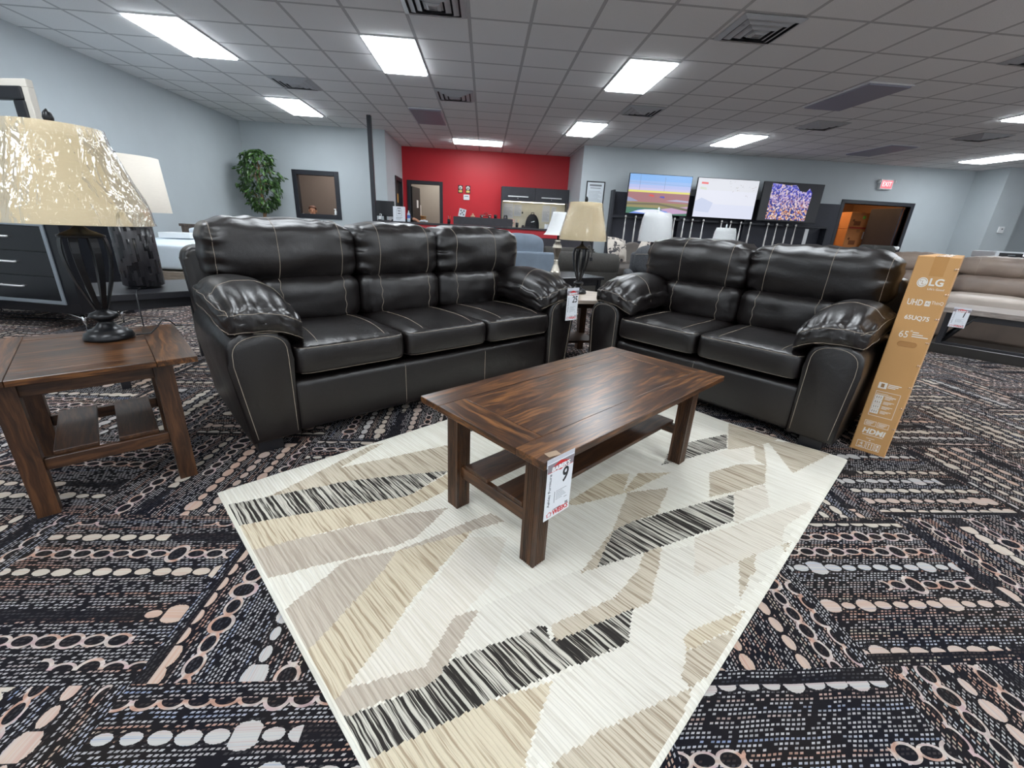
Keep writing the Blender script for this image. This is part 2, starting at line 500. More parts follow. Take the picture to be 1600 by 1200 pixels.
# open door leaf inside the storeroom doorway
mb = MB(); mb.box(0, .9, 0, .045, .01, 2.02, .004, m=T(10.95, YBR + .14, 0) @ RZ(94))
d2 = struct(mb.build('door_2', mat('dark_grey_door', srgb(52, 50, 56), .45, 0, .08)), 'dark grey storeroom door standing open', 'door')
mb = MB(); mb.box(.80, .84, -.012, 0, .90, 1.32, .003, m=T(10.95, YBR + .14, 0) @ RZ(94)); mb.tube([(.82, -.012, .98), (.82, -.06, .98), (.82, -.06, 1.24), (.82, -.012, 1.24)], .01, 8, T(10.95, YBR + .14, 0) @ RZ(94))
mb.build('door_handle', mat('brass_plate', (.5, .42, .3), .4, .8), d2)
# open dark door leaf in the red wall doorway
mb = MB(); mb.box(0, .78, 0, .045, .01, 2.0, .004, m=T(-2.08, YR + .15, 0) @ RZ(82))
d3 = struct(mb.build('door_3', mat('dark_door', srgb(38, 34, 36), .4)), 'dark door opened back inside the red wall doorway', 'door')
mb = MB(); mb.box(.40, .56, -.008, 0, 1.45, 1.66, .003, m=T(-2.08, YR + .15, 0) @ RZ(82))
o = mb.build('door_sign', M_WHITE, d3)
mb = MB()
mb.box(XL, XL + .014, YF, YB, 0, .1, .004)
struct(mb.build('baseboard_left', M_BLACKTRIM), 'black baseboard along the left wall', 'baseboard')
mb = MB(); mb.box(XL, -2.31, YB - .014, YB, 0, .1, .004)
struct(mb.build('baseboard_back_left', M_BLACKTRIM), 'black baseboard along the back left wall', 'baseboard')
mb = MB(); mb.box(2.42, 9.07, YBR - .014, YBR, 0, .1, .004); mb.box(11.07, 12.4, YBR - .014, YBR, 0, .1, .004)
struct(mb.build('baseboard_back', M_BLACKTRIM), 'black baseboard along the back wall', 'baseboard')

# ------------------------------------------------------------------ ceiling lights, vents
def diffuser_mat(name, s):
    m, t, b = newmat(name)
    setc(t, b, (.85, .88, .9)); b.inputs['Emission Color'].default_value = (.89, .95, 1, 1); b.inputs['Emission Strength'].default_value = s
    return m
M_LIT = diffuser_mat('lit_diffuser', LAMP)
M_UNLIT = mat('unlit_diffuser', srgb(150, 150, 165), .5)
def ceiling_light(cx, cy, label, lit=True, rot=0, group='ceiling light panels'):
    t = thing('ceiling_light', label, 'ceiling light', (cx, cy, CZ), rot, group)
    w, l = .30, .605
    mb = MB()
    for a, b_, c, d in ((-w, w, -l, -l + .02), (-w, w, l - .02, l), (-w, -w + .02, -l + .02, l - .02), (w - .02, w, -l + .02, l - .02)): mb.box(a, b_, c, d, -.014, -.0005)
    mb.build('frame', M_WHITE, t)
    mb = MB(); mb.box(-w + .02, w - .02, -l + .02, l - .02, -.032, -.002, .008, 2)
    mb.build('diffuser', M_LIT if lit else M_UNLIT, t)
    return t
LX = [-3.57, -1.13, 1.93, 5.0, 8.1, 11.1, 14.2]
ceiling_light(-3.57, 6.35, 'lit ceiling panel nearest the left wall, the longest bright strip at upper left')
ceiling_light(-1.13, 6.42, 'lit ceiling panel left of the large overhead vent, second from the left wall')
ceiling_light(1.93, 6.48, 'large lit ceiling panel right of the photo centre, nearest of its row')
ceiling_light(8.1, 6.5, 'lit ceiling panel cut by the right photo edge, the upper one')
ceiling_light(5.0, 6.6, 'unlit greyish ceiling panel, the nearer of the two dark ones at right', False)
ceiling_light(-3.57, 9.48, 'lit ceiling panel above the leafy tree in the left back corner')
ceiling_light(-1.13, 9.5, 'unlit dull ceiling panel just before the red wall, beside a vent', False)
ceiling_light(1.95, 9.68, 'small lit ceiling panel above the framed certificate')
ceiling_light(5.15, 9.75, 'lit ceiling panel above the televisions')
ceiling_light(8.3, 9.75, 'unlit dark ceiling panel near the exit sign', False)
ceiling_light(11.05, 9.75, 'lit ceiling panel near the wall pier, right of the exit sign')
ceiling_light(-.23, 11.86, 'lit ceiling panel set crosswise before the red wall', True, 90)
for yy in (3.38, .33, -2.72):
    for xx in (-3.57, -1.13, 1.93, 5.0, 8.1, 11.1, 14.2):
        if yy == 3.38 and xx in (-1.13,): pass
        ceiling_light(xx, yy, 'lit ceiling panel outside the picture, over the front of the room')
ceiling_light(14.2, 6.5, 'lit ceiling panel at the far right, outside the picture', True, 0, None)
def vent(cx, cy, label, m):
    t = thing('ceiling_vent', label, 'vent', (cx, cy, CZ), 0, 'square ceiling vents')
    mb = MB()
    for i in range(4):
        o = .30 - i * .07; w = .050
        z = -.006 - i * .010
        for s in (-1, 1):
            mb.quad([(s * o, -o, z), (s * o, o, z), (s * (o - w), o - w, z - .022), (s * (o - w), -o + w, z - .022)])
            mb.quad([(-o, s * o, z), (o, s * o, z), (o - w, s * (o - w), z - .022), (-o + w, s * (o - w), z - .022)])
    mb.build('louvre', m, t)
    mb = MB(); mb.box(-.07, .07, -.07, .07, -.05, -.044); mb.build('centre_plate', m, t)
    mb = MB(); mb.box(-.29, .29, -.29, .29, -.003, -.001); mb.build('duct_shade', M_INK, t)  # flat black sheet, shade inside the duct put into its colour
M_VENT = mat('vent_metal', srgb(178, 180, 184), .5)
vent(2.58, 4.92, 'largest ceiling vent, right of the photo centre above the loveseat', M_VENT)
vent(-.53, 4.92, 'ceiling vent cut by the top photo edge', M_VENT)
vent(-2.95, 7.90, 'ceiling vent between the two lit panels at left', M_VENT)
vent(-.53, 7.95, 'ceiling vent in front of the red wall', M_VENT)
vent(2.53, 8.05, 'ceiling vent left of the lit panel over the televisions', M_VENT)
vent(5.75, 8.15, 'ceiling vent between the unlit grey panel and the televisions', M_VENT)
vent(5.75, 4.92, 'ceiling vent at the upper right photo edge', M_VENT)
vent(8.75, 8.15, 'ceiling vent at right between the two lit panels by the photo edge', M_VENT)
def lamp_light(name, loc, power, size, col):
    ld = bpy.data.lights.new(name, 'AREA'); ld.energy = power; ld.size = size; ld.color = col; ld.shape = 'DISK'
    o = bpy.data.objects.new(name, ld); o.location = loc; COL.objects.link(o)
    tag(o, 'unseen area light: ' + name.replace('_', ' '), 'lamp')
lamp_light('hall_ceiling_lamp', (-1.4, 14.3, 2.9), 35, .5, (1, .97, .9))
lamp_light('storeroom_ceiling_lamp', (9.6, 12.9, 2.9), 40, .3, (1, .66, .36))
lamp_light('office_fill_light', (-4.0, 12.4, 2.9), 60, .4, (1, .88, .78))  # fill light added to brighten the office, no fixture modelled
# ------------------------------------------------------------------ leather sofa and loveseat
def nz(x, y, z): return noise.noise(Vector((x, y, z)))
def make_sofa(name, label, cat, n, seatw, loc, rz, lmat=M_LEATHER, thread=M_THREAD):
    t = thing(name, label, cat, loc, rz)
    sw = n * seatw; aw = .26 if n == 3 else .246; hw = sw / 2 + aw
    seedv = n * 3.1
    # base rail
    mb = MB(); mb.box(-sw / 2 - .02, sw / 2 + .02, .02, .78, .06, .325, .035, 4, smooth=True)
    bv = mb.bvh(); base = mb.build('base', lmat, t)
    st = MB()
    stitch(st, bv, [([(-sw / 2 + seatw * (i + 1), -.2, .08 + .23 * k / 11) for k in range(12)], (0, 1, 0)) for i in range(n - 1)], .0014)
    st.build('stitching', thread, base)
    # back frame
    out = []
    for sx in (1, -1):
        for k in range(9):
            a = PI / 2 * k / 8
            a = a if sx > 0 else PI / 2 - a
            cx = hw - .01 - .07
            out.append((sx * (cx + .07 * math.cos(a)), .81 + .07 * math.sin(a)))
    out += [(-hw + .05, .06), (hw - .05, .06)]
    P = Matrix(((1, 0, 0, 0), (0, 0, 1, 0), (0, 1, 0, 0), (0, 0, 0, 1)))
    mb = MB(); mb.prism(out, .79, .965, P, .03, True)
    mb.build('back_frame', lmat, t)
    # arms with pillow tops
    for sg in (-1, 1):
        wc = (sw / 2 + hw) / 2
        hA = aw / 2
        out = [(wc - hA * math.cos(PI * k / 16), .44 + .145 * math.sin(PI * k / 16) ** .5) for k in range(17)]
        out += [(hw - (.045 if n == 3 else .022), .06), (sw / 2 + .004, .06)]
        S = Matrix(((sg, 0, 0, 0), (0, 0, 1, 0), (0, 1, 0, 0), (0, 0, 0, 1)))
        mb = MB(); mb.prism(out, 0, .84, S, .022, True)
        bv = mb.bvh(); arm = mb.build('arm', lmat, t)
        st = MB()
        cx, cz = wc - .01, .33
        path = []
        for k in range(17):
            path.append((wc - (hA - .022) * math.cos(PI * k / 16), .44 + .122 * math.sin(PI * k / 16) ** .5))
        path += [(hw - .022 - (.045 if n == 3 else .022) * q, .44 - .355 * q) for q in (.05, .15, .3, .5, .7, .9, 1)]
        path = [(sw / 2 + .0225, .085 + .355 * q) for q in (0, .25, .5, .75, .97)] + path
        stitch(st, bv, [([(sg * a, -.3, b) for a, b in path], (0, 1, 0))], .0014)
        st.build('stitching', thread, arm)
        def padfn(p, co, sg=sg):
            wx = p.x * sg                                   # + is outside
            co.z += .012 * wx - .012 * max(0, wx) ** 3 * 2 - .062 * max(0, -wx) ** 2
            co.z -= .050 * max(0, -p.y) ** 2 + .02 * max(0, p.y) ** 2
            fr = max(0, -p.y)
            pl = math.sin(p.x * 13 + 2.2 * nz(p.x * 2, p.y * 1.2, seedv)) * .0095 * fr ** 2 * (1 - .2 * abs(p.z))
            co.z += pl * (1 if p.z > 0 else .3)
            co.y -= pl * .7
            sd = abs(p.x) ** 3
            co.z += math.sin(p.y * 15 + 3 * nz(p.y, p.x, seedv)) * .005 * sd
            dd = .006 * nz(p.x * 2.3 + seedv, p.y * 2.3, p.z * 2.3 + sg)
            co += Vector((dd * sg, dd, dd))
            return co
        mb = MB(); mb.puff((sg * (sw / 2 + aw - .172), .375, .672), (.170, .395, .066), 5.0, 26, (.0, .02, .50), padfn)
        bv = mb.bvh(); pad = mb.build('arm_pillow', lmat, t)
        st = MB(); X = sg * (sw / 2 + aw - .172)
        def zl(w, y, top):
            z = (.708 if top else .632) + .012 * w - .024 * max(0, w) ** 3 - .062 * max(0, -w) ** 2
            return z - .050 * max(0, -y) ** 2 - .02 * max(0, y) ** 2
        ls = [([(X + sg * .162 * w, -.4, zl(w, -1, tp)) for w in [-1 + 2 * k / 40 for k in range(41)]], (0, 1, 0)) for tp in (0, 1)]
        ls += [([(X + sg * .5, .375 + .385 * y, zl(1, y, tp)) for y in [-1 + 2 * k / 40 for k in range(41)]], (-sg, 0, 0)) for tp in (0, 1)]
        ls += [
              ([(X - .168 + .336 * k / 40, .24 + .02 * math.sin(PI * k / 40), 1.) for k in range(41)], (0, 0, -1))]
        stitch(st, bv, ls, .0014)
        st.build('stitching', thread, pad)
    for i in range(n):
        xc = -sw / 2 + seatw * (i + .5)
        # seat cushion
        def seatfn(p, co, i=i):
            if p.z > 0: co.z += .024 * (1 - p.x ** 4) * (1 - (p.y * .9) ** 2) + .004 * nz(p.x * 2 + i * 5, p.y * 2, seedv)
            fold = max(0, -p.y - .55) / .45
            if p.z > 0: co.z += .0022 * fold * math.sin(p.x * 30 + 4 * nz(p.x * 3, i, 1))
            co.y -= .010 * (1 - p.z ** 2) * (p.y < -.9)
            return co
        mb = MB(); mb.puff((xc, .325, .422), (seatw / 2 - .001, .335, .073), 11, 24, (0, 0, 0), seatfn)
        bv = mb.bvh(); seat = mb.build('seat_cushion', lmat, t)
        st = MB(); hx = seatw / 2 - .012
        ls = [([(xc - hx + 2 * hx * k / 30, -.3, .483) for k in range(31)], (0, 1, 0)),
              ([(xc - hx + 2 * hx * k / 30, -.3, .360) for k in range(31)], (0, 1, 0)),
              ([(xc - .17 + .02 * math.sin(PI * k / 24), .02 + .52 * k / 24, 1.) for k in range(25)], (0, 0, -1)),
              ([(xc + .17 + .02 * math.sin(PI * k / 24), .02 + .52 * k / 24, 1.) for k in range(25)], (0, 0, -1))]
        stitch(st, bv, ls, .0014); st.build('stitching', thread, seat)
        # lumbar roll
        def lumfn(p, co, i=i):
            e = abs(p.z) ** 2
            w = math.sin(p.x * 17 + 3 * nz(p.x * 1.7, i * 3.3, 5 + seedv)) * .0038 * e
            co.y += w - .004 * abs(p.x) ** 6 * -3
            co.z += .5 * w
            ds = .006 * nz(p.x * 2.2 + i * 7, p.z * 2, seedv)
            co.y += ds
            return co
        mb = MB(); mb.puff((xc, .655, .61), (seatw / 2 + .006, .155, .134), 5.5, 24, (0, .16, .0), lumfn)
        bv = mb.bvh(); lum = mb.build('lumbar_cushion', lmat, t)
        st = MB()
        stitch(st, bv, [([(xc + s * .17 + .004 * math.sin(k), -.3, .735 - .225 * k / 20) for k in range(21)], (0, 1, 0)) for s in (-1, 1)], .0014)
        st.build('stitching', thread, lum)
        # head cushion
        x0 = xc - seatw / 2; x1 = xc + seatw / 2
        if i == 0: x0 = -sw / 2 - .185
        if i == n - 1: x1 = sw / 2 + .185
        hc = (x0 + x1) / 2; hh = (x1 - x0) / 2
        def headfn(p, co, i=i, hh=hh):
            e = max(0, abs(p.z) - .25) / .75
            w = math.sin(p.x * hh * 46 + 4 * nz(p.x * 2, i * 2.1, seedv)) * .0048 * e ** 2
            co.z += w
            co.y += .7 * w
            s = max(0, abs(p.x) - .5) / .5
            w2 = math.sin(p.z * 11 + 3 * nz(p.z * 2, p.x, i + seedv)) * .0055 * s ** 2
            co.y += w2
            co.x += w2 * .6
            co.y += .014 * nz(p.x * 1.9 + i * 4, p.z * 1.6, seedv + 2) + .012 * (p.z > 0) * p.z ** 2
            co.z -= .006 * abs(p.x) ** 4 * (1 if p.z > 0 else -.4)
            return co
        mb = MB(); mb.puff((hc, .69, .868), (hh + .010, .165, .166), 5.0, 28, (.0, .17, .03), headfn)
        bv = mb.bvh(); head = mb.build('head_cushion', lmat, t)
        st = MB()
        ls = []
        for s in (-1, 1):
            X = xc + s * .17
            arc = [(X + .012 * math.sin(PI * q / 40), .69 - .6 * math.cos(-PI * .38 + PI * .86 * q / 40), .868 + .6 * math.sin(-PI * .38 + PI * .86 * q / 40)) for q in range(41)]
            pts = []
            for a in arc:
                d = (Vector((a[0], .69, .868)) - Vector(a)).normalized()
                h = bv.ray_cast(Vector(a), d)
                if h[0] is not None: pts.append(h[0] - d * .0006)
            if len(pts) > 3: st.tube(pts, .0014, 5)
        if i in (0, n - 1):
            sg = -1 if i == 0 else 1
            pts = []
            for q in range(30):
                a = -PI * .25 + PI * .75 * q / 29
                o = Vector((hc + sg * (hh - .035), .69 - .5 * math.cos(a), .868 + .5 * math.sin(a)))
                d = (Vector((hc + sg * (hh - .035), .69, .868)) - o).normalized(); h = bv.ray_cast(o, d)
                if h[0] is not None: pts.append(h[0] - d * .0006)
            if len(pts) > 3: st.tube(pts, .0014, 5)
        st.build('stitching', thread, head)
    for sx in (-1, 1):
        for y in (.03, .80):
            mb = MB(); x = sx * (hw - .12); mb.box(x - .055, x + .055, y, y + .10, 0, .062, .006); mb.build('foot', M_DARKPLASTIC, t)
    return t
def sd(a, s, d):
    a = R(a); return (math.cos(a) * s - math.sin(a) * d, math.sin(a) * s + math.cos(a) * d, 0)
make_sofa('leather_sofa', 'three seat espresso leather sofa with cream stitching behind the coffee table', 'sofa', 3, .5705, sd(39, 1.405, 2.035), 39)
make_sofa('leather_loveseat', 'two seat espresso leather loveseat beside the tall television carton', 'loveseat', 2, .579, sd(-51, -1.115, 2.60), -51)

# ------------------------------------------------------------------ rug
RA = Vector((-1.033, 1.509, 0)); 
RANG = 40.6
RLEN, RWID = 2.42, 1.66
def px_floor(u, v):
    cam = SC.camera.matrix_world
    d = cam.to_3x3() @ Vector(((u - 800) / 669.04, -(v - 600) / 669.04, -1))
    k = -1.05 / d.z
    return Vector((d.x * k, d.y * k, 0))
def rug_local(X, Y):
    p = px_floor(320 + X / 1.5686, 620 + Y / 1.5686) - RA
    a = R(RANG); e = Vector((math.cos(a), math.sin(a), 0)); f = Vector((math.sin(a), -math.cos(a), 0))
    return (p.dot(e), p.dot(f))
CRM, BEI, BLK, GLD, TAU, TAN, LGT, STO = range(8)
# outlines of the woven patches as seen on the rug, turned into rug coordinates (metres from its left corner)
RUGP = [
    (LGT, [(600, 560), (900, 440), (1130, 380), (1440, 330), (1400, 420), (1300, 520), (1190, 720), (960, 830), (850, 905), (790, 905), (850, 700), (1035, 610), (1050, 530)]),
    (TAN, [(170, 245), (405, 125), (440, 118), (330, 180), (610, 120), (610, 190), (360, 212), (130, 258)]),
    (BLK, [(60, 270), (130, 256), (360, 210), (600, 186), (500, 248), (200, 300), (85, 322)]),
    (GLD, [(85, 322), (200, 300), (500, 248), (600, 190), (610, 225), (480, 292), (120, 382)]),
    (TAU, [(105, 385), (480, 295), (595, 278), (520, 350), (460, 375), (345, 405), (150, 452)]),
    (TAU, [(190, 535), (345, 408), (470, 385), (440, 430), (245, 640)]),
    (GLD, [(245, 640), (440, 430), (470, 385), (655, 335), (520, 490), (345, 740), (315, 760)]),
    (TAU, [(470, 385), (700, 290), (735, 310), (655, 335)]),
    (BEI, [(345, 720), (650, 350), (740, 350), (700, 470), (640, 530), (540, 670)]),
    (TAU, [(315, 760), (345, 722), (540, 670), (612, 545), (672, 528), (600, 655), (575, 700), (325, 800)]),
    (LGT, [(680, 520), (1000, 400), (1070, 380), (1060, 430), (1010, 500), (845, 570), (600, 655)]),
    (BLK, [(328, 800), (560, 708), (600, 655), (835, 566), (845, 604), (1050, 525), (1035, 612), (700, 752), (378, 910), (345, 880)]),
    (TAN, [(845, 568), (1005, 498), (1062, 430), (1075, 382), (1118, 378), (1092, 510), (1050, 525), (862, 605)]),
    (GLD, [(378, 910), (700, 752), (850, 705), (780, 920), (360, 960)]),
    (TAN, [(850, 905), (960, 830), (1190, 720), (1140, 910), (840, 960)]),
    (GLD, [(1170, 600), (1185, 580), (1320, 530), (1300, 570), (1180, 630)]),
    (TAN, [(1180, 632), (1300, 575), (1240, 690), (1185, 720), (1165, 690)]),
    (GLD, [(885, 265), (1000, 195), (1140, 190), (1035, 240), (905, 272)]),
    (TAN, [(918, 440), (1000, 330), (1035, 240), (1135, 228), (1108, 292), (1050, 310), (1000, 335), (960, 425)]),
    (BLK, [(960, 425), (1000, 335), (1050, 310), (1295, 245), (1295, 310), (1100, 380)]),
    (BLK, [(1120, 172), (1145, 125), (1280, 95), (1278, 130)]),
    (TAN, [(1285, 62), (1430, 100), (1280, 142)]),
    (TAN, [(1375, 108), (1555, 135), (1440, 192)]),
    (TAN, [(1308, 400), (1352, 388), (1330, 462), (1310, 505)]),
    (CRM, [(1025, 240), (1060, 130), (1140, 100), (1050, 205)]),
    (BLK, [(600, 100), (690, 75), (640, 95), (600, 115)]),
    (TAN, [(690, 180), (740, 120), (880, 70), (760, 150)]),
]
RUGP2 = [
    (STO, [(790, 680), (1330, 500), (1350, 560), (1150, 690), (1130, 820), (930, 900), (490, 1060), (490, 770)]),
    (TAN, [(740, 30), (1100, 50), (990, 80), (930, 90), (740, 120)]),
    (BEI, [(730, 120), (940, 95), (940, 190), (830, 215), (640, 150)]),
    (TAN, [(930, 90), (1000, 80), (1025, 240), (940, 195)]),
    (TAN, [(600, 290), (830, 225), (1020, 235), (1010, 370), (790, 430), (600, 470)]),
    (STO, [(780, 440), (1010, 375), (1040, 540), (790, 670)]),
    (TAN, [(1130, 820), (1200, 800), (1150, 890)]),
    (TAN, [(820, 970), (930, 890), (935, 1040), (830, 1040)]),
    (TAN, [(130, 880), (240, 840), (230, 1000), (100, 1040)]),
]
def inside(p, poly):
    x, y = p; c = False; j = len(poly) - 1
    for i in range(len(poly)):
        xi, yi = poly[i]; xj, yj = poly[j]
        if (yi > y) != (yj > y) and x < (xj - xi) * (y - yi) / (yj - yi) + xi: c = not c
        j = i
    return c
def make_rug():
    polys = [(k, [rug_local(*q) for q in pl]) for k, pl in RUGP] + [(k, [rug_local((980 + x / 4.706 - 320) * 1.5686, (680 + y / 4.706 - 620) * 1.5686) for x, y in pl]) for k, pl in RUGP2]
    bb = [(min(p[0] for p in pl), max(p[0] for p in pl), min(p[1] for p in pl), max(p[1] for p in pl)) for _, pl in polys]
    mb = MB(); c = .006
    nx, ny = int(RLEN / c), int(RWID / c)
    rnd = random.Random(4)
    vs = []
    for i in range(nx + 1):
        for j in range(ny + 1):
            a, b = i * RLEN / nx, j * RWID / ny
            ed = min(a, RLEN - a, b, RWID - b)
            z = .011 - .007 * max(0, 1 - ed / .012) ** 2 + .0012 * nz(a * 9, b * 9, 1)
            # far short edge waves a little
            if RLEN - a < .25: z += .006 * max(0, math.sin(b * 9)) * (1 - (RLEN - a) / .25)
            aa = a + (.012 * math.sin(b * 4.2) * max(0, (a - 2.0) / .42) if a > 2 else 0)
            vs.append(mb.bm.verts.new((aa, -b, z)))
    # two loose patches of plain weave where nothing is outlined
    for i in range(nx):
        for j in range(ny):
            a, b = (i + .5) * RLEN / nx, (j + .5) * RWID / ny
            k = CRM
            ed = min(a, RLEN - a, b, RWID - b)
            if ed > .014:
                q = (a, b + rnd.uniform(-.0025, .0025))
                for (kk, pl), B in zip(polys, bb):
                    if B[0] <= q[0] <= B[1] and B[2] <= q[1] <= B[3] and inside(q, pl): k = kk
            f = mb.bm.faces.new((vs[i * (ny + 1) + j], vs[i * (ny + 1) + j + 1], vs[(i + 1) * (ny + 1) + j + 1], vs[(i + 1) * (ny + 1) + j]))
            f.material_index = k; f.smooth = True
    # thickness
    mb.box(0, RLEN, -RWID, 0, .0005, .004)
    ms = [stripe_mat('rug_cream', srgb(218, 215, 204), srgb(206, 201, 188), 90, .5),
          stripe_mat('rug_beige', srgb(214, 208, 196), srgb(200, 193, 178), 110, .52),
          stripe_mat('rug_black', srgb(46, 43, 41), srgb(204, 199, 187), 125, .505, .025, srgb(60, 56, 52)),
          stripe_mat('rug_gold', srgb(198, 187, 164), srgb(146, 127, 105), 115, .55, .05),
          stripe_mat('rug_taupe', srgb(184, 174, 160), srgb(158, 146, 132), 110, .52),
          stripe_mat('rug_tan', srgb(190, 180, 162), srgb(138, 123, 104), 120, .54, .05),
          stripe_mat('rug_light', srgb(212, 208, 197), srgb(190, 184, 171), 115, .55),
          stripe_mat('rug_stone', srgb(208, 201, 188), srgb(170, 159, 143), 120, .56)]
    o = mb.build('area_rug', ms, recalc=False)
    o.location = (RA.x, RA.y, 0); o.rotation_euler = (0, 0, R(RANG))
    tag(o, 'cream, tan and black striped geometric rug under the coffee table', 'rug')
make_rug()

# ------------------------------------------------------------------ wooden tables
WD = (srgb(30, 18, 11), srgb(66, 40, 22), srgb(122, 80, 44))
WD2 = (srgb(34, 20, 12), srgb(62, 38, 22), srgb(88, 57, 34))
M_WX = wood_mat('walnut_grain_long', *WD, 'X', .28); M_WY = wood_mat('walnut_grain_cross', *WD, 'Y', .28)
M_WZ = wood_mat('walnut_leg', *WD2, 'Z', .4); M_WXL = wood_mat('walnut_rail', *WD2, 'X', .42); M_WYL = wood_mat('walnut_stretcher', *WD2, 'Y', .42)
def fluted_leg(x, y, w, h, fl):
    """square leg with grooves cut in all four faces"""
    out = []
    n = 5
    if fl:
        g = w * .66 / n
        for s in range(4):
            side = [(-w / 2, -w / 2)]
            for i in range(n):
                x0 = -w * .33 + i * g
                side += [(x0 + g * .2, -w / 2), (x0 + g * .5, -w / 2 + .003), (x0 + g * .8, -w / 2)]
            c, sn = [(1, 0), (0, 1), (-1, 0), (0, -1)][s]
            out += [(a * c - b * sn, a * sn + b * c) for a, b in side]
    else: out = [(-w / 2, -w / 2), (w / 2, -w / 2), (w / 2, w / 2), (-w / 2, w / 2)]
    mb = MB(); mb.prism(out, 0, h, T(x, y, 0))
    return mb
def coffee_table():
    t = thing('coffee_table', 'walnut brown plank coffee table standing on the striped rug', 'table', (.4433, 1.6215, .0123), 40.3)
    L, Wd, H, th = 1.22, .61, .448, .024
    mb = MB()
    x0, x1, y0, y1 = -L / 2, L / 2, -Wd / 2, Wd / 2
    e = .0012
    # long edge boards
    bw = .115
    mb.mi = 0
    mb.box(x0, x1, y0, y0 + bw - e, H - th, H, .0016, 1); mb.box(x0, x1, y1 - bw + e, y1, H - th, H, .0016, 1)
    ew = .115
    mb.mi = 1
    mb.box(x0, x0 + ew - e, y0 + bw, y1 - bw, H - th, H, .0016, 1); mb.box(x1 - ew + e, x1, y0 + bw, y1 - bw, H - th, H, .0016, 1)
    mb.mi = 0
    mb.box(x0 + ew, x1 - ew, y0 + bw, y1 - bw, H - th, H - .0006, .0010, 1)
    mb.build('tabletop', [M_WX, M_WY], t)
    lx, ly, w = .512, .203, .060
    for sx in (-1, 1):
        for sy in (-1, 1):
            fluted_leg(sx * lx, sy * ly, w, H - th, True).build('leg', M_WZ, t)
    for sx in (-1, 1):
        mb = MB(); mb.box(sx * lx - .012, sx * lx + .012, -ly + w / 2, ly - w / 2, .135, .180, .002, 1); mb.build('stretcher', M_WYL, t)
        mb = MB(); mb.box(sx * lx - .011, sx * lx + .011, -ly + w / 2, ly - w / 2, H - th - .055, H - th, .001, 1); mb.build('apron', M_WYL, t)
    for sy in (-1, 1):
        mb = MB(); mb.box(-lx + w / 2, lx - w / 2, sy * ly - .011, sy * ly + .011, H - th - .055, H - th, .001, 1); mb.build('apron', M_WXL, t)
        mb = MB(); y = sy * .088; mb.box(-lx - .010, lx + .010, y - .062, y + .062, .181, .197, .002, 1); mb.build('shelf_board', M_WXL, t)
    return t
coffee_table()
ETC = Vector((-1.534, 1.699, 0)); ETA = 39.3
def end_table():
    t = thing('end_table', 'walnut brown end table with slatted lower shelf under the big foreground lamp', 'table', ETC, ETA)
    L, D, H, th = .62, .66, .53, .022
    mb = MB(); x0, x1, y0, y1 = -L / 2, L / 2, -D / 2, D / 2
    e = .0012; ew = .125; bw = .085
    mb.mi = 1
    mb.box(x0, x0 + ew - e, y0, y1, H - th, H, .0016, 1); mb.box(x1 - ew + e, x1, y0, y1, H - th, H, .0016, 1)
    mb.mi = 0
    mb.box(x0 + ew, x1 - ew, y0, y0 + bw - e, H - th, H, .0016, 1); mb.box(x0 + ew, x1 - ew, y1 - bw + e, y1, H - th, H, .0016, 1)
    mb.box(x0 + ew, x1 - ew, y0 + bw, y1 - bw, H - th, H - .0006, .001, 1)
    mb.build('tabletop', [M_WX, M_WY], t)
    lx, ly, w = .205, .225, .06
    for sx in (-1, 1):
        for sy in (-1, 1): fluted_leg(sx * lx, sy * ly, w, H - th, False).build('leg', M_WZ, t)
    for sy in (-1, 1):
        mb = MB(); mb.box(-lx + w / 2, lx - w / 2, sy * ly - .012, sy * ly + .012, H - th - .065, H - th, .001, 1); mb.build('apron', M_WXL, t)
        mb = MB(); mb.box(-lx + w / 2, lx - w / 2, sy * ly - .012, sy * ly + .012, .165, .210, .002, 1); mb.build('stretcher', M_WXL, t)
    for sx in (-1, 1):
        mb = MB(); mb.box(sx * lx - .011, sx * lx + .011, -ly + w / 2, ly - w / 2, H - th - .065, H - th, .001, 1); mb.build('apron', M_WYL, t)
        mb = MB(); x = sx * .088; mb.box(x - .060, x + .060, -ly + .004, ly - .004, .2105, .226, .002, 1); mb.build('shelf_board', M_WYL, t)
    return t
end_table()

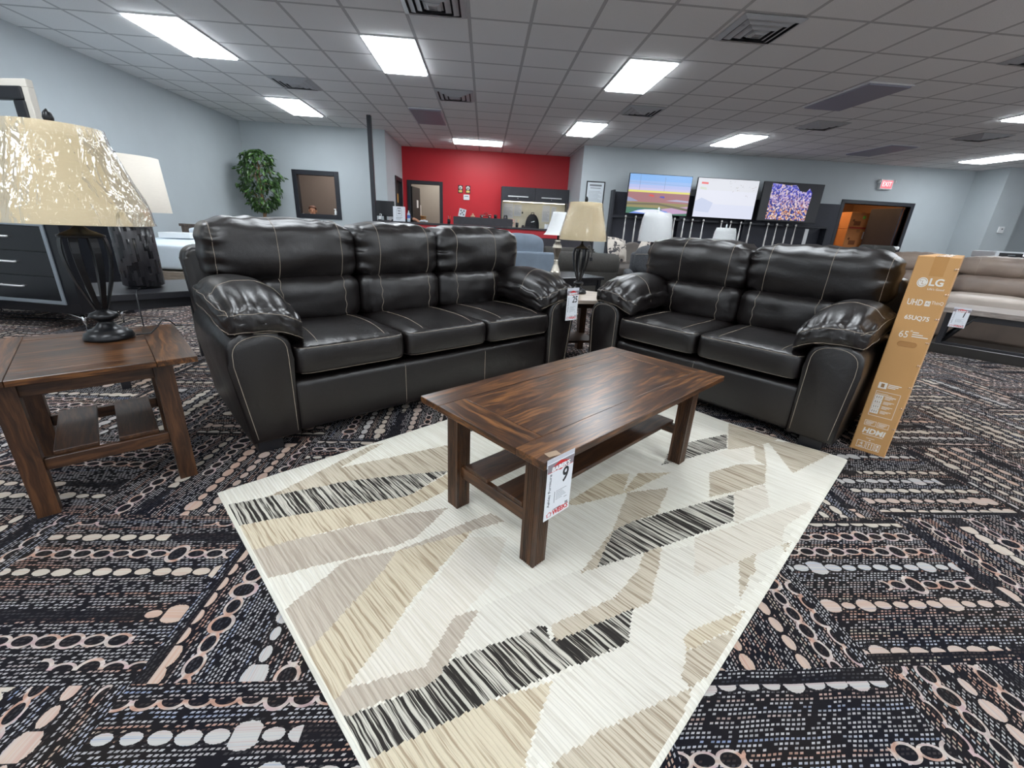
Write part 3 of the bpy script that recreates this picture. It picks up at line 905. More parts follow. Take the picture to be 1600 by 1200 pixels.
# ------------------------------------------------------------------ lamps
def shade_fabric(name, c):
    if name in _mc: return _mc[name]
    m, t, b = newmat(name)
    x, y, z = coords(t)
    w = noi(t, comb(t, x * 30, y * 30, z * 600), 1., 2.)
    setc(t, b, ramp(t, w, [(.3, tuple(k * .93 for k in c)), (.7, c)]))
    b.inputs['Roughness'].default_value = .85
    tl = t.nodes.new('ShaderNodeBsdfTranslucent'); tl.inputs[0].default_value = (*c, 1)
    mx = t.nodes.new('ShaderNodeMixShader'); mx.inputs[0].default_value = .12
    t.links.new(b.outputs[0], mx.inputs[1]); t.links.new(tl.outputs[0], mx.inputs[2])
    t.links.new(mx.outputs[0], t.nodes['Material Output'].inputs['Surface'])
    _mc[name] = m
    return m
def plastic_wrap():
    if 'plastic_wrap' in _mc: return _mc['plastic_wrap']
    m, t, b = newmat('plastic_wrap')
    x, y, z = coords(t)
    out = t.nodes['Material Output']
    tr = t.nodes.new('ShaderNodeBsdfTransparent'); tr.inputs[0].default_value = (.97, .97, .97, 1)
    gl = t.nodes.new('ShaderNodeBsdfGlossy'); gl.inputs['Roughness'].default_value = .14
    fr = t.nodes.new('ShaderNodeFresnel'); fr.inputs[0].default_value = 1.5
    n = noi(t, comb(t, x * 16, y * 16, z * 5), 1., 3., .6, 1.4)
    n2 = noi(t, comb(t, x * 8, y * 8, z * 8), 1.6, 2., .6, 1.)
    h = n + n2 * .6
    bn = t.nodes.new('ShaderNodeBump'); bn.inputs['Strength'].default_value = .5; bn.inputs['Distance'].default_value = .02
    t.links.new(h.o, bn.inputs['Height'])
    t.links.new(bn.outputs[0], gl.inputs['Normal']); t.links.new(bn.outputs[0], fr.inputs['Normal'])
    mx = t.nodes.new('ShaderNodeMixShader')
    t.links.new((Nd(t, fr.outputs[0]) * .62 + .015).mn(.42).o, mx.inputs[0])
    t.links.new(tr.outputs[0], mx.inputs[1]); t.links.new(gl.outputs[0], mx.inputs[2])
    t.links.new(mx.outputs[0], out.inputs['Surface'])
    _mc['plastic_wrap'] = m
    return m
def shell(mb, prof, n=64, th=.004):
    """lathed wall with thickness"""
    inner = [(r - th, z) for r, z in prof[::-1]]
    mb.lathe(prof + inner + [prof[0]], n, cap=False)
def wrap_shell(mb, prof, seed, n=150, rows=40, amp=.0065):
    vs, fs = [], []
    def at(f):
        k = f * (len(prof) - 1); i = min(int(k), len(prof) - 2); q = k - i
        return (prof[i][0] + (prof[i + 1][0] - prof[i][0]) * q, prof[i][1] + (prof[i + 1][1] - prof[i][1]) * q)
    for j in range(rows + 1):
        r, z = at(j / rows)
        for k in range(n):
            a = 2 * PI * k / n
            w = nz(math.cos(a) * 6 + seed, math.sin(a) * 6, z * 3) + .6 * nz(math.cos(a) * 15 + seed, math.sin(a) * 15, z * 9 + 2 * math.cos(a)) * 1.1
            fo = nz(math.cos(a) * 3.2 + seed, math.sin(a) * 3.2 + z * 1.5, z * 2.2 - seed)
            f2 = nz(math.cos(a) * 7 - seed, math.sin(a) * 7 + z * 3, z * 5)
            rr = r + .0035 + amp * .55 * abs(w) + amp * .9 * max(0, 1 - abs(fo) * 9) + amp * .6 * max(0, 1 - abs(f2) * 7)
            vs.append((rr * math.cos(a), rr * math.sin(a), z))
    for j in range(rows):
        for k in range(n):
            k2 = (k + 1) % n; fs.append((j * n + k, j * n + k2, (j + 1) * n + k2, (j + 1) * n + k))
    mb._new(vs, fs, None, True)
M_SHADEB = shade_fabric('beige_shade', srgb(222, 203, 165)); M_SHADEW = shade_fabric('white_shade', srgb(244, 246, 247)); M_SHADEI = shade_fabric('ivory_shade', srgb(226, 218, 206))
def cage_lamp(label, loc, s, shade_r=(.232, .137), shade_z=(.452, .783), rz=20, sw=False):
    t = thing('table_lamp', label, 'lamp', loc, rz, 'black cage table lamps')
    q = s
    mb = MB()
    mb.lathe([(.082 * q, 0), (.084 * q, .010 * q), (.080 * q, .018 * q), (.078 * q, .026 * q), (.068 * q, .031 * q), (.064 * q, .037 * q), (.052 * q, .041 * q), (.036 * q, .052 * q), (.026 * q, .066 * q), (.022 * q, .072 * q), (.026 * q, .076 * q), (.045 * q, .086 * q), (.049 * q, .095 * q), (.043 * q, .106 * q), (.022 * q, .115 * q), (.016 * q, .122 * q), (.018 * q, .128 * q)], 40)
    mb.build('base', M_BLACKM, t)
    def prof(z):  # cage radius
        pts = [(.122, .020), (.17, .036), (.23, .056), (.29, .070), (.34, .076), (.38, .074), (.408, .067)]
        for (z0, r0), (z1, r1) in zip(pts, pts[1:]):
            if z0 <= z <= z1:
                f = (z - z0) / (z1 - z0); return r0 + (r1 - r0) * f
        return pts[-1][1]
    n = 8
    for k in range(n):
        a = 2 * PI * k / n
        mb = MB(); vs, fs = [], []
        for i in range(15):
            z = .122 + .286 * i / 14; r = prof(z); hw = .0135
            for dr, dw in ((-.002, -hw), (.002, -hw), (.002, hw), (-.002, hw)):
                x = (r + dr); y = dw * (.55 + .45 * i / 14)
                vs.append(((x * math.cos(a) - y * math.sin(a)) * q, (x * math.sin(a) + y * math.cos(a)) * q, z * q))
        for i in range(14):
            for e in range(4): fs.append((i * 4 + e, i * 4 + (e + 1) % 4, (i + 1) * 4 + (e + 1) % 4, (i + 1) * 4 + e))
        fs += [(0, 1, 2, 3), (56, 57, 58, 59)]
        mb._new(vs, fs); mb.build('cage_bar', M_BLACKM, t)
    mb = MB(); mb.lathe([(.071 * q, .402 * q), (.072 * q, .410 * q), (.055 * q, .418 * q), (.030 * q, .430 * q), (.014 * q, .445 * q), (.010 * q, .455 * q), (.010 * q, .520 * q), (.017 * q, .524 * q), (.017 * q, .565 * q)], 32)
    mb.build('cap', M_BLACKM, t)
    z0, z1 = shade_z[0] * q, shade_z[1] * q
    pr = [(shade_r[0] * q, z0), (shade_r[0] * .975 * q, z0 + .05 * q), (shade_r[1] * 1.03 * q, z1 - .04 * q), (shade_r[1] * q, z1)]
    mb = MB(); shell(mb, pr); sh = mb.build('lamp_shade', M_SHADEB, t)
    mb = MB(); wrap_shell(mb, pr, s * 7); mb.build('plastic_wrap', plastic_wrap(), sh)
    mb = MB()
    for z, r in ((z0 + .003, pr[0][0] - .003), (z1 - .003, pr[-1][0] - .003)):
        mb.tube([(r * math.cos(2 * PI * k / 48), r * math.sin(2 * PI * k / 48), z) for k in range(49)], .002, 6)
    for k in range(3):
        a = 2 * PI * k / 3; mb.tube([(0, 0, z1 - .014), (pr[-1][0] * math.cos(a), pr[-1][0] * math.sin(a), z1 - .003)], .002, 6)
    mb.tube([(.010, 0, .50 * q), (.055, 0, .58 * q), (.05, 0, .7 * q), (0, 0, z1 - .012)], .002, 6); mb.tube([(-.010, 0, .50 * q), (-.055, 0, .58 * q), (-.05, 0, .7 * q), (0, 0, z1 - .012)], .002, 6)
    mb.build('harp', M_BLACKM, sh)
    mb = MB(); mb.lathe([(.004, z1 - .02), (.006, z1), (.013 * q, z1 + .012 * q), (.016 * q, z1 + .024 * q), (.012 * q, z1 + .040 * q), (.004, z1 + .050 * q), (.0005, z1 + .053 * q)], 20); mb.build('finial', M_BLACKM, t)
    if sw:
        mb = MB(); mb.tube([(.010, 0, .53 * q), (.09, .01, .45 * q), (.10, .01, .38 * q), (.095, .01, .33 * q)], .003, 6); mb.box(.083, .107, 0, .02, .30 * q, .335 * q, .004); mb.build('switch', M_BLACKM, t)
    return t
big_lamp = cage_lamp('black cage lamp with plastic wrapped beige shade on the left end table', (-1.567, 1.858, .530), 1.0)
cage_lamp('black cage lamp with wrapped beige shade between sofa and loveseat', (.829, 3.803, .530), .925, (.212, .142), (.480, .800), 5, True)
mb = MB(); mb.tube([(.075, .042, .006), (.11, .08, .006), (.125, .105, .03), (.13, .135, .055), (.135, .17, .045), (.14, .20, .012), (.145, .23, .006)], .003, 6, RZ(-20))
mb.build('cord', M_DARKPLASTIC, big_lamp)
# ------------------------------------------------------------------ television carton beside the loveseat
def tv_carton():
    L = -51
    o = sd(L, -.262, 2.838)
    t = thing('tv_carton', 'tall brown cardboard television carton standing beside the loveseat', 'box', o, L + 2)
    W_, H, D = .150, 1.018, 1.60
    KX = .150 / .176
    card = mat('cardboard', srgb(192, 146, 92), .75, 0, .06, 3., .06, 30.)
    mb = MB()
    mb.box(0, W_, 0, D, .002, H, .003, 1)
    mb.build('carton_body', card, t)
    # face lies in local xz at y=0, front looks to -y
    F = Matrix(((1, 0, 0, 0), (0, 0, 1, 0), (0, 1, 0, 0), (0, 0, 0, 1)))   # text xy -> xz
    def at(x, z, y=-.0006): return T(x, y, z) @ Matrix(((1, 0, 0, 0), (0, 0, -1, 0), (0, 1, 0, 0), (0, 0, 0, 1)))
    ink = mat('carton_white_print', srgb(226, 222, 214), .6)
    mb = MB()
    mb.text('LG', .046, at(.113, .902), sx=1.1, bold=.03); mb.text("Life's Good", .0135, at(.120, .872), sx=1.1)
    mb.text('UHD', .040, at(.056, .805), sx=.78, bold=.012); mb.text('ThinQ', .021, at(.148, .811), sx=.9)
    mb.text('65UQ75', .029, at(.088, .732), sx=1.05, bold=.02)
    mb.text('65', .046, at(.058, .648), sx=.95); mb.text('"', .03, at(.087, .66))
    def bar(x0, x1, z0, z1, b=None): (b or mb).box(x0, x1, -.0010, -.0002, z0, z1)
    for i in range(3): bar(.094, .094 + (.026, .046, .07)[i], .662 - i * .010, .666 - i * .010)
    bar(.098, .120, .793, .817)
    # round emblem with a ring and letters cut as strokes
    cx, cz, r = .056, .900, .0225
    ds = [(cx + r * math.cos(2 * PI * k / 32), cz + r * math.sin(2 * PI * k / 32)) for k in range(32)]
    vs = [(x, -.0008, z) for x, z in ds]; mb._new(vs, [tuple(range(32))])
    mb.text('HDMI', .040, at(.086, .118), sx=1.1, shear=.12, bold=.035); bar(.036, .138, .096, .0985)
    for v in mb.bm.verts: v.co.x *= KX
    mb.build('lettering', ink, t); mb = MB()
    # handling pictograms at the foot
    for x0, x1 in ((.026, .070), (.074, .112), (.116, .142)):
        for a, b_, c, d in ((x0, x1, .018, .0205), (x0, x1, .056, .0585), (x0, x0 + .0022, .018, .0585), (x1 - .0022, x1, .018, .0585)): bar(a, b_, c, d)
    mb.text('4', .026, at(.048, .041), sx=1.3); bar(.036, .060, .024, .028)
    for x in (.086, .100):
        bar(x - .0015, x + .0015, .024, .048); mb._new([(x - .005, -.0008, .046), (x + .005, -.0008, .046), (x, -.0008, .053)], [(0, 1, 2)])
    bar(.120, .138, .036, .038); bar(.124, .134, .042, .052); bar(.124, .134, .023, .031)
    bar(.062, .104, .0785, .0800)
    mb._new([(.078, -.0008, .066), (.088, -.0008, .066), (.083, -.0008, .074)], [(0, 1, 2)])
    for v in mb.bm.verts: v.co.x *= KX
    mb.build('handling_marks', ink, t); mb = MB()
    # warning table
    X0, X1, Z0, Z1 = .030, .146, .208, .345
    for a, b_, c, d in ((X0, X1, Z0, Z0 + .002), (X0, X1, Z1 - .002, Z1), (X0, X0 + .002, Z0, Z1), (X1 - .002, X1, Z0, Z1)): bar(a, b_, c, d)
    for i in range(4):
        z = .222 + i * .026
        bar(X0 + .004, X0 + .042, z, z + .024)
        for k in range(3): bar(X0 + .05, X0 + .05 + .05 - .012 * k, z + .018 - k * .006, z + .0205 - k * .006)
    for k in range(3): bar(X0 + .006, X0 + .06 + .02 * k, .332 - k * .005, .3335 - k * .005)
    bar(.030, .070, .360, .392)
    for k in range(3): bar(.075, .135 - .012 * k, .384 - k * .008, .388 - k * .008)
    for x0 in (.028, .090):
        for a, b_, c, d in ((x0, x0 + .056, .150, .152), (x0, x0 + .056, .176, .178), (x0, x0 + .002, .15, .178), (x0 + .054, x0 + .056, .15, .178)): bar(a, b_, c, d)
        for k in range(3): bar(x0 + .006, x0 + .046 - .006 * k, .169 - k * .006, .1715 - k * .006)
    for v in mb.bm.verts: v.co.x *= KX
    mb.build('warning_table', ink, t)
    br = mat('carton_brown_print', srgb(150, 112, 70), .7)
    mb = MB()
    mb.text('AI', .017, at(.109, .805, -.0014))
    for k in range(4):
        z = .222 + k * .026
        for q in range(3): bar(X0 + .010 + q * .010, X0 + .015 + q * .010, z + .006, z + .018, mb)
    mb.box(.042, .058, -.0014, -.0010, .366, .386)
    mb.tube([(cx + .0175 * math.cos(a), -.001, cz + .0175 * math.sin(a)) for a in [R(20 + 320 * k / 24) for k in range(25)]], .0009, 4)
    mb.box(cx - .001, cx + .001, -.0014, -.0008, cz - .009, cz + .009); mb.box(cx, cx + .008, -.0014, -.0008, cz - .009, cz - .007); mb.ball((cx - .008, -.001, cz + .006), .0022, n=8)
    for v in mb.bm.verts: v.co.x *= KX
    mb.build('emblem_strokes', br, t)
    # hand hole: an oval recess
    mb = MB()
    n = 12; hx, hz, hh, hw = .088, .602, .012, .030
    oval = [(hx + hw + hh * math.cos(-PI / 2 + PI * k / n), hz + hh * math.sin(-PI / 2 + PI * k / n)) for k in range(n + 1)] + [(hx - hw + hh * math.cos(PI / 2 + PI * k / n), hz + hh * math.sin(PI / 2 + PI * k / n)) for k in range(n + 1)]
    mb._new([(x, -.0007, z) for x, z in oval], [tuple(range(len(oval)))])
    mb.tube([(x, -.0008, z) for x, z in oval + oval[:1]], .0008, 5)
    for v in mb.bm.verts: v.co.x *= KX
    mb.build('hand_hole', mat('cardboard_flap', srgb(170, 124, 74), .8), t)
    mb = MB()
    for k in range(8):
        z = .965 - k * .115; x = .144
        for q in range(2): mb.tube([(x - .006 + q * .007, -.001, z - .004), (x - .001 + q * .007, -.0016, z + .006)], .0012, 5)
    mb.build('staples', M_CHROME, t)
    mb = MB(); mb.box(.06, .11, -.0005, 0, .93, H + .0006); mb.box(.06, .11, 0, D, H + .0001, H + .0008); mb.build('packing_tape', mat('clear_tape', srgb(186, 138, 82), .25), t)
    mb = MB(); mb.box(-.002, W_ + .002, -.002, D + .002, 0, .004, .001); mb.build('bottom_flap', mat('cardboard_edge', srgb(176, 130, 80), .8), t)
tv_carton()

# ------------------------------------------------------------------ price tags
def price_tag(label, m, w, h, number, maker=True, parent_label=None):
    """card in local xy (x right, y up, z outward), origin top centre"""
    t = thing('price_tag', label, 'price tag', (0, 0, 0), 0, 'price tags of the shop')
    t.matrix_world = m
    mb = MB(); mb.box(-w / 2, w / 2, -h, 0, 0, .0012); mb.build('card', M_PAPER, t)
    mb = MB(); mb.box(-w / 2 - .003, w / 2 + .003, -.055 * h - .002, .075 * h, -.0006, 0); 
    mb.build('plastic_sleeve', mat('sleeve_plastic', srgb(206, 208, 216), .18), t)
    z = .0016
    hd = MB(); hd.box(-w / 2, w / 2, -.158 * h, -.002, .0012, .0013); hd.build('header_band', mat('header_grey', srgb(140, 132, 140), .3), t)
    r = MB()
    r._new([(-.34 * w, -.075 * h, z), (-.02 * w, -.005 * h, z), (.34 * w, -.075 * h, z)], [(0, 1, 2)])
    r._new([(-.12 * w, -.158 * h, z), (.12 * w, -.158 * h, z), (0, -.178 * h, z)], [(0, 2, 1)])
    r.box(-.48 * w, .48 * w, -.160 * h, -.152 * h, z - .0004, z)
    r.text("WEEKS", .205 * w, T(.13 * w, -.925 * h, z), sx=.95, bold=.02)
    hx, hy = -.31 * w, -.93 * h
    for a, b_, c, d in ((hx - .08 * w, hx + .08 * w, hy - .03 * h, hy - .024 * h), (hx - .08 * w, hx - .06 * w, hy - .03 * h, hy + .025 * h), (hx + .06 * w, hx + .08 * w, hy - .03 * h, hy + .025 * h)): r.box(a, b_, c, d, z - .0004, z)
    r._new([(hx - .12 * w, hy + .02 * h, z), (hx, hy + .06 * h, z), (hx + .12 * w, hy + .02 * h, z), (hx + .09 * w, hy + .018 * h, z), (hx, hy + .046 * h, z), (hx - .09 * w, hy + .018 * h, z)], [(0, 1, 4, 5), (1, 2, 3, 4)])
    r.build('red_print', M_REDINK, t)
    k = MB()
    k.text(number, .60 * w, T(.19 * w, -.315 * h, z), sx=.85 if len(number) == 1 else .78, shear=.1, bold=.012)
    k.text('75', .11 * w * 1.2, T(.36 * w, -.865 * h, z))
    k.build('black_print', M_INK, t)
    g = MB()
    if maker: g.text('Ashley Furniture', .125 * w, T(-.37 * w, -.48 * h, z) @ RZ(90), sx=1.15)
    for i in range(6): g.box(-.10 * w, (.30 - .05 * (i * 7 % 4)) * w, -(.55 + .03 * i) * h, -(.5445 + .03 * i) * h, z - .0004, z)
    g.box(-.16 * w, -.145 * w, -.74 * h, -.54 * h, z - .0004, z); g.box(.24 * w, .36 * w, -.735 * h, -.728 * h, z - .0004, z)
    g.box(-.16 * w, .12 * w, -.872 * h, -.858 * h, z - .0004, z)
    g.build('grey_print', M_GREYINK, t)
    b = MB(); b.text("BABER'S", .165 * w, T(0, -.118 * h, z + .0002), sx=1.2, shear=.08, bold=.03)
    b.build('shop_name', mat('shop_name_ink', srgb(246, 246, 248), .5), t)
    return t
def frame_m(o, x, y):
    x = Vector(x).normalized(); y = Vector(y); z = x.cross(y).normalized(); y = z.cross(x)
    m = Matrix((x, y, z)).transposed().to_4x4(); m.translation = o
    return m
# coffee table tag hangs from the near corner of the front long side
a40 = R(40.3)
ex = Vector((math.cos(a40), math.sin(a40), 0)); fn_ = Vector((math.sin(a40), -math.cos(a40), 0))
cc = Vector((.4433, 1.6215, .46))
price_tag('white price tag with a big 9 hanging from the coffee table corner', frame_m(cc + ex * (-.545) + fn_ * .3085 + Vector((0, 0, -.006)), ex, (0, 0, 1)), .112, .185, '9')
mb = MB(); mb.box(-.03, .012, -.012, .012, 0, .0006, m=frame_m(cc + ex * (-.545) + fn_ * .285 + Vector((0, 0, .0008)), ex + fn_ * .2, fn_ * -1))
tag(mb.build('tape_strip', mat('frosted_tape', srgb(150, 128, 106), .3)), 'short strip of clear tape on the coffee table corner above its tag', 'tape')
a39 = R(39)
S_ = Vector((math.cos(a39), math.sin(a39), 0)); D_ = Vector((-math.sin(a39), math.cos(a39), 0))
price_tag('white price tag reading 25 hanging on the right sofa arm', frame_m(S_ * 2.425 + D_ * 1.980 + Vector((0, 0, .650)), S_ * 1 + D_ * -.12, (0, 0, 1)), .108, .215, '25')

# ------------------------------------------------------------------ octagonal end table between the sofas
def octa_table():
    t = thing('octagonal_end_table', 'octagonal end table with pale plank top between sofa and loveseat', 'table', (.80, 3.72, 0), 12)
    H = .53; r = .34
    pts = [(r * math.cos(R(22.5 + 45 * k)), r * math.sin(R(22.5 + 45 * k))) for k in range(8)]
    mb = MB(); mb.prism(pts, H - .03, H, None, .003); mb.build('tabletop', wood_mat('pale_plank', srgb(150, 134, 120), srgb(176, 160, 146), srgb(196, 182, 168), 'X', .35), t)
    for k in range(4):
        x, y = .21 * math.cos(R(45 + 90 * k)), .21 * math.sin(R(45 + 90 * k))
        mb = MB(); mb.box(x - .03, x + .03, y - .03, y + .03, 0, H - .03, .003, 1); mb.build('leg', M_WZ, t)
    mb = MB()
    for k in range(4):
        a = RZ(90 * k); mb.box(-.12, .12, .135, .16, H - .09, H - .03, .002, 1, a)
    mb.build('apron', M_WXL, t)
    mb = MB(); mb.box(-.17, .17, -.17, .17, .14, .16, .003, 1); mb.build('shelf', M_WXL, t)
octa_table()

# ------------------------------------------------------------------ left side: black table, cylinder lamp, dresser, chest, bed
def square_table(name, label, c, rz, s, H, m, top=.04, leg=.045, cat='table'):
    t = thing(name, label, cat, c, rz)
    mb = MB(); mb.box(-s[0] / 2, s[0] / 2, -s[1] / 2, s[1] / 2, H - top, H, .004, 2); mb.build('tabletop', m, t)
    for sx in (-1, 1):
        for sy in (-1, 1):
            x, y = sx * (s[0] / 2 - leg), sy * (s[1] / 2 - leg)
            mb = MB(); mb.box(x - leg / 2, x + leg / 2, y - leg / 2, y + leg / 2, 0, H - top, .003, 1); mb.build('leg', m, t)
    for sy in (-1, 1):
        mb = MB(); y = sy * (s[1] / 2 - leg); mb.box(-s[0] / 2 + 1.5 * leg, s[0] / 2 - 1.5 * leg, y - .01, y + .01, H - top - .06, H - top, .001, 1); mb.build('apron', m, t)
    for sx in (-1, 1):
        mb = MB(); x = sx * (s[0] / 2 - leg); mb.box(x - .01, x + .01, -s[1] / 2 + 1.5 * leg, s[1] / 2 - 1.5 * leg, H - top - .06, H - top, .001, 1); mb.build('apron', m, t)
    return t
square_table('black_side_table', 'square black side table behind the left end of the sofa, under the mosaic lamp', (-2.17, 2.975, 0), 42, (.60, .60), .575, M_BLACKW)
def mosaic_lamp():
    t = thing('cylinder_lamp', 'lamp with black mosaic cylinder base and ivory drum shade on the black side table', 'lamp', (-2.17, 2.93, .5755), 0)
    m, tt, b = newmat('black_mosaic')
    x, y, z = coords(tt)
    v = tt.nodes.new('ShaderNodeTexBrick'); v.inputs['Scale'].default_value = 1.
    g = tt.nodes.new('ShaderNodeMath'); g.operation = 'ARCTAN2'; tt.links.new(y.o, g.inputs[0]); tt.links.new(x.o, g.inputs[1])
    an = Nd(tt, g.outputs[0])
    cell = (an * 7).floor(); hh = white(tt, cell, (z * 22 + white(tt, cell, 1.) * 5).floor())
    ln = ((an * 7).fract() - .5).abs().gt(.44)
    setc(tt, b, ramp(tt, hh, [(.2, (.006, .006, .008)), (.8, (.03, .028, .032))]))
    tt.links.new((hh * .35 + .12).o, b.inputs['Roughness'])
    bump(tt, b, hh * .6 - ln, .6, .006)
    mb = MB(); mb.lathe([(.085, .0), (.085, .014)], 40); mb.build('foot', M_BLACKM, t)
    mb = MB(); mb.lathe([(.098, .014), (.106, .02), (.106, .385), (.098, .392)], 64); mb.build('base', m, t)
    mb = MB(); mb.lathe([(.012, .392), (.012, .50)], 12); mb.build('stem', M_BLACKM, t)
    mb = MB(); shell(mb, [(.222, .452), (.206, .755)]); sh = mb.build('lamp_shade', M_SHADEI, t)
    mb = MB(); mb.lathe([(.004, .72), (.012, .765), (.015, .775), (.002, .785)], 14); mb.build('finial', M_BLACKM, t)
    mb = MB()
    for k in range(3): mb.tube([(0, 0, .735), (.2 * math.cos(2.1 * k), .2 * math.sin(2.1 * k), .748)], .002, 6)
    mb.cyl(0, 0, .50, .735, .005, n=8); mb.build('harp', M_BLACKM, sh)
    mb = MB(); mb.tube([(.04, -.095, .008), (.07, -.17, .005), (.14, -.27, .003), (.162, -.30, -.025), (.165, -.305, -.17), (.17, -.30, -.37), (.19, -.31, -.555), (.27, -.43, -.569), (.42, -.63, -.569)], .0035, 6); mb.build('cord', M_DARKPLASTIC, t)
mosaic_lamp()
def dresser():
    t = thing('dresser', 'black dresser with silver edged drawer stack behind the left lamp', 'dresser', (-3.47, 3.92, 0), -11)
    W_, D, z0, z1 = 1.55, .46, .15, .955
    mb = MB(); mb.box(-W_, 0, 0, D, z0, z1, .004, 1); mb.build('body', mat('gloss_black', srgb(17, 18, 23), .22, 0, .1), t)
    fx0, fx1, fz0, fz1 = -1.10, -.13, .23, .90
    mb = MB()
    for a in ((fx0, fx1, fz0, fz0 + .03), (fx0, fx1, fz1 - .03, fz1), (fx0, fx0 + .03, fz0 + .03, fz1 - .03), (fx1 - .03, fx1, fz0 + .03, fz1 - .03)): mb.box(a[0], a[1], -.014, 0, a[2], a[3], .002, 1)
    mb.build('silver_trim', mat('silver_trim', srgb(150, 158, 166), .35, .5), t)
    h = (fz1 - fz0 - .06) / 3
    for i in range(3):
        zz = fz0 + .03 + i * h
        mb = MB(); mb.box(fx0 + .034, fx1 - .034, -.010, 0, zz + .003, zz + h - .003, .002, 1); d = mb.build('drawer', mat('gloss_black', srgb(17, 18, 23), .22), t)
        mb = MB(); mb.tube([(-.72, -.010, zz + h * .55), (-.72, -.03, zz + h * .55), (-.50, -.03, zz + h * .55), (-.50, -.010, zz + h * .55)], .008, 8); mb.build('drawer_pull', mat('white_pull', srgb(235, 235, 235), .3, .3), d)
    for x, y in ((-.09, .06), (-W_ + .09, .06), (-.09, D - .06), (-W_ + .09, D - .06)):
        mb = MB(); mb.tube([(x, y, z0), (x, y, 0)], [.018, .008], 8); mb.tube([(x - .16, y, z0 - .004), (x, y, z0 - .05)], [.012, .008], 6); mb.tube([(x + .12, y, z0 - .004), (x, y, z0 - .05)], [.012, .008], 6); mb.build('leg', M_CHROME, t)
    return t
dresser()
def dresser_mirror():
    t = thing('dresser_mirror', 'cream and black framed mirror standing on the dresser at the left edge', 'mirror', (-3.575, 4.13, .956), -11)
    W_, H = 1.0, .99; d = .05
    def ring(x0, x1, z0, z1, w, y0, y1, m, nm, bv):
        mb = MB()
        for a in ((x0, x1, z0, z0 + w), (x0, x1, z1 - w, z1), (x0, x0 + w, z0 + w, z1 - w), (x1 - w, x1, z0 + w, z1 - w)): mb.box(a[0], a[1], y0, y1, a[2], a[3], bv, 2)
        mb.build(nm, m, t)
    ring(-W_, 0, 0, H, .055, 0, d, mat('cream_frame', srgb(196, 190, 180), .5), 'outer_frame', .004)
    ring(-W_ + .05, -.05, .05, H - .05, .095, -.02, d - .01, M_DARKPLASTIC, 'inner_frame', .012)
    mb = MB(); mb.box(-W_ + .14, -.14, .006, .012, .14, H - .14); mb.build('glass', mat('mirror_glass', (.86, .89, .9), .03, 1.), t)
dresser_mirror()
def cabinet(name, label, x0, x1, y0, y1, H, m, cat='cabinet'):
    t = thing(name, label, cat, (x0, y0, 0), 0)
    w, d = x1 - x0, y1 - y0
    mb = MB(); mb.box(0, w, 0, d, .06, H - .03, .004, 1); mb.build('body', m, t)
    mb = MB(); mb.box(-.012, w + .012, -.012, d, H - .03, H, .004, 1); mb.build('top', m, t)
    mb = MB(); mb.box(.02, w - .02, .02, d - .02, 0, .06); mb.build('plinth', M_CHARCOAL, t)
    n = 3
    for i in range(n):
        mb = MB(); mb.box(.02, w - .02, -.010, 0, .08 + i * (H - .13) / n, .07 + (i + 1) * (H - .13) / n, .003, 1); dr = mb.build('drawer', m, t)
        mb = MB(); mb.ball((w / 2, -.018, .075 + (i + .5) * (H - .13) / n), .012, n=10); mb.build('knob', M_NICKEL, dr)
cabinet('grey_wood_chest', 'pale grey washed wood chest between the dresser and the mosaic lamp', -4.75, -3.68, 4.75, 5.2, .95, M_GREYW, 'chest')
def bed():
    t = thing('bed', 'bed with bare white mattress and dark plank headboard in the back left corner', 'bed', (-4.35, 5.95, 0), 0)
    hb = wood_mat('headboard_plank', srgb(64, 54, 48), srgb(86, 74, 66), srgb(104, 90, 80), 'Z', .6)
    fr = wood_mat('bed_rail', srgb(120, 108, 96), srgb(142, 130, 118), srgb(160, 148, 136), 'X', .55)
    w, l = 1.55, 2.0
    mb = MB(); mb.puff((w / 2 - .65, l / 2, .48), (w / 2, l / 2, .17), 12, 20, (0, 0, .05)); o = mb.build('mattress', mat('mattress_white', srgb(214, 226, 236), .7, 0, .03), t)
    mb = MB()
    for z in (.345, .615):
        hx, hy = w / 2 - .012, l / 2 - .012
        mb.tube([(w / 2 - .65 + a * hx, l / 2 + b_ * hy, z) for a, b_ in ((-1, -1), (1, -1), (1, 1), (-1, 1), (-1, -1))], .006, 6)
    mb.build('piping', M_WHITE, o)
    mb = MB(); mb.box(-.70, w - .62, -.04, l + .02, .14, .30, .008, 2); mb.build('bed_frame', fr, t)
    for i in range(8):
        mb = MB(); mb.box(-.75 + i * .22, -.75 + i * .22 + .217, l + .03, l + .08, .1, .84, .003, 1); mb.build('headboard_plank', hb, t)
    mb = MB(); mb.box(-.78, 1.04, l + .025, l + .09, .80, .84, .004, 1); mb.build('headboard_cap', hb, t)
    for x, y in ((-.64, .02), (w - .68, .02), (-.64, l - .05), (w - .68, l - .05)):
        mb = MB(); mb.box(x - .03, x + .03, y - .03, y + .03, 0, .14); mb.build('leg', hb, t)
bed()
mb = MB(); mb.puff((-4.35, 7.55, .755), (.30, .2, .055), 4, 10, (0, 0, .2))
tag(mb.build('pillow', mat('pillow_white', srgb(222, 228, 234), .7)), 'flat white pillow at the head of the bare mattress', 'pillow')
mb = MB(); mb.box(-.62, -.2, -.14, .14, 0, .07, .004, 1, T(-4.02, 6.9, .675) @ RZ(4))
tag(mb.build('folded_sheet', M_WHITE), 'white flat packet lying on the mattress', 'packet')
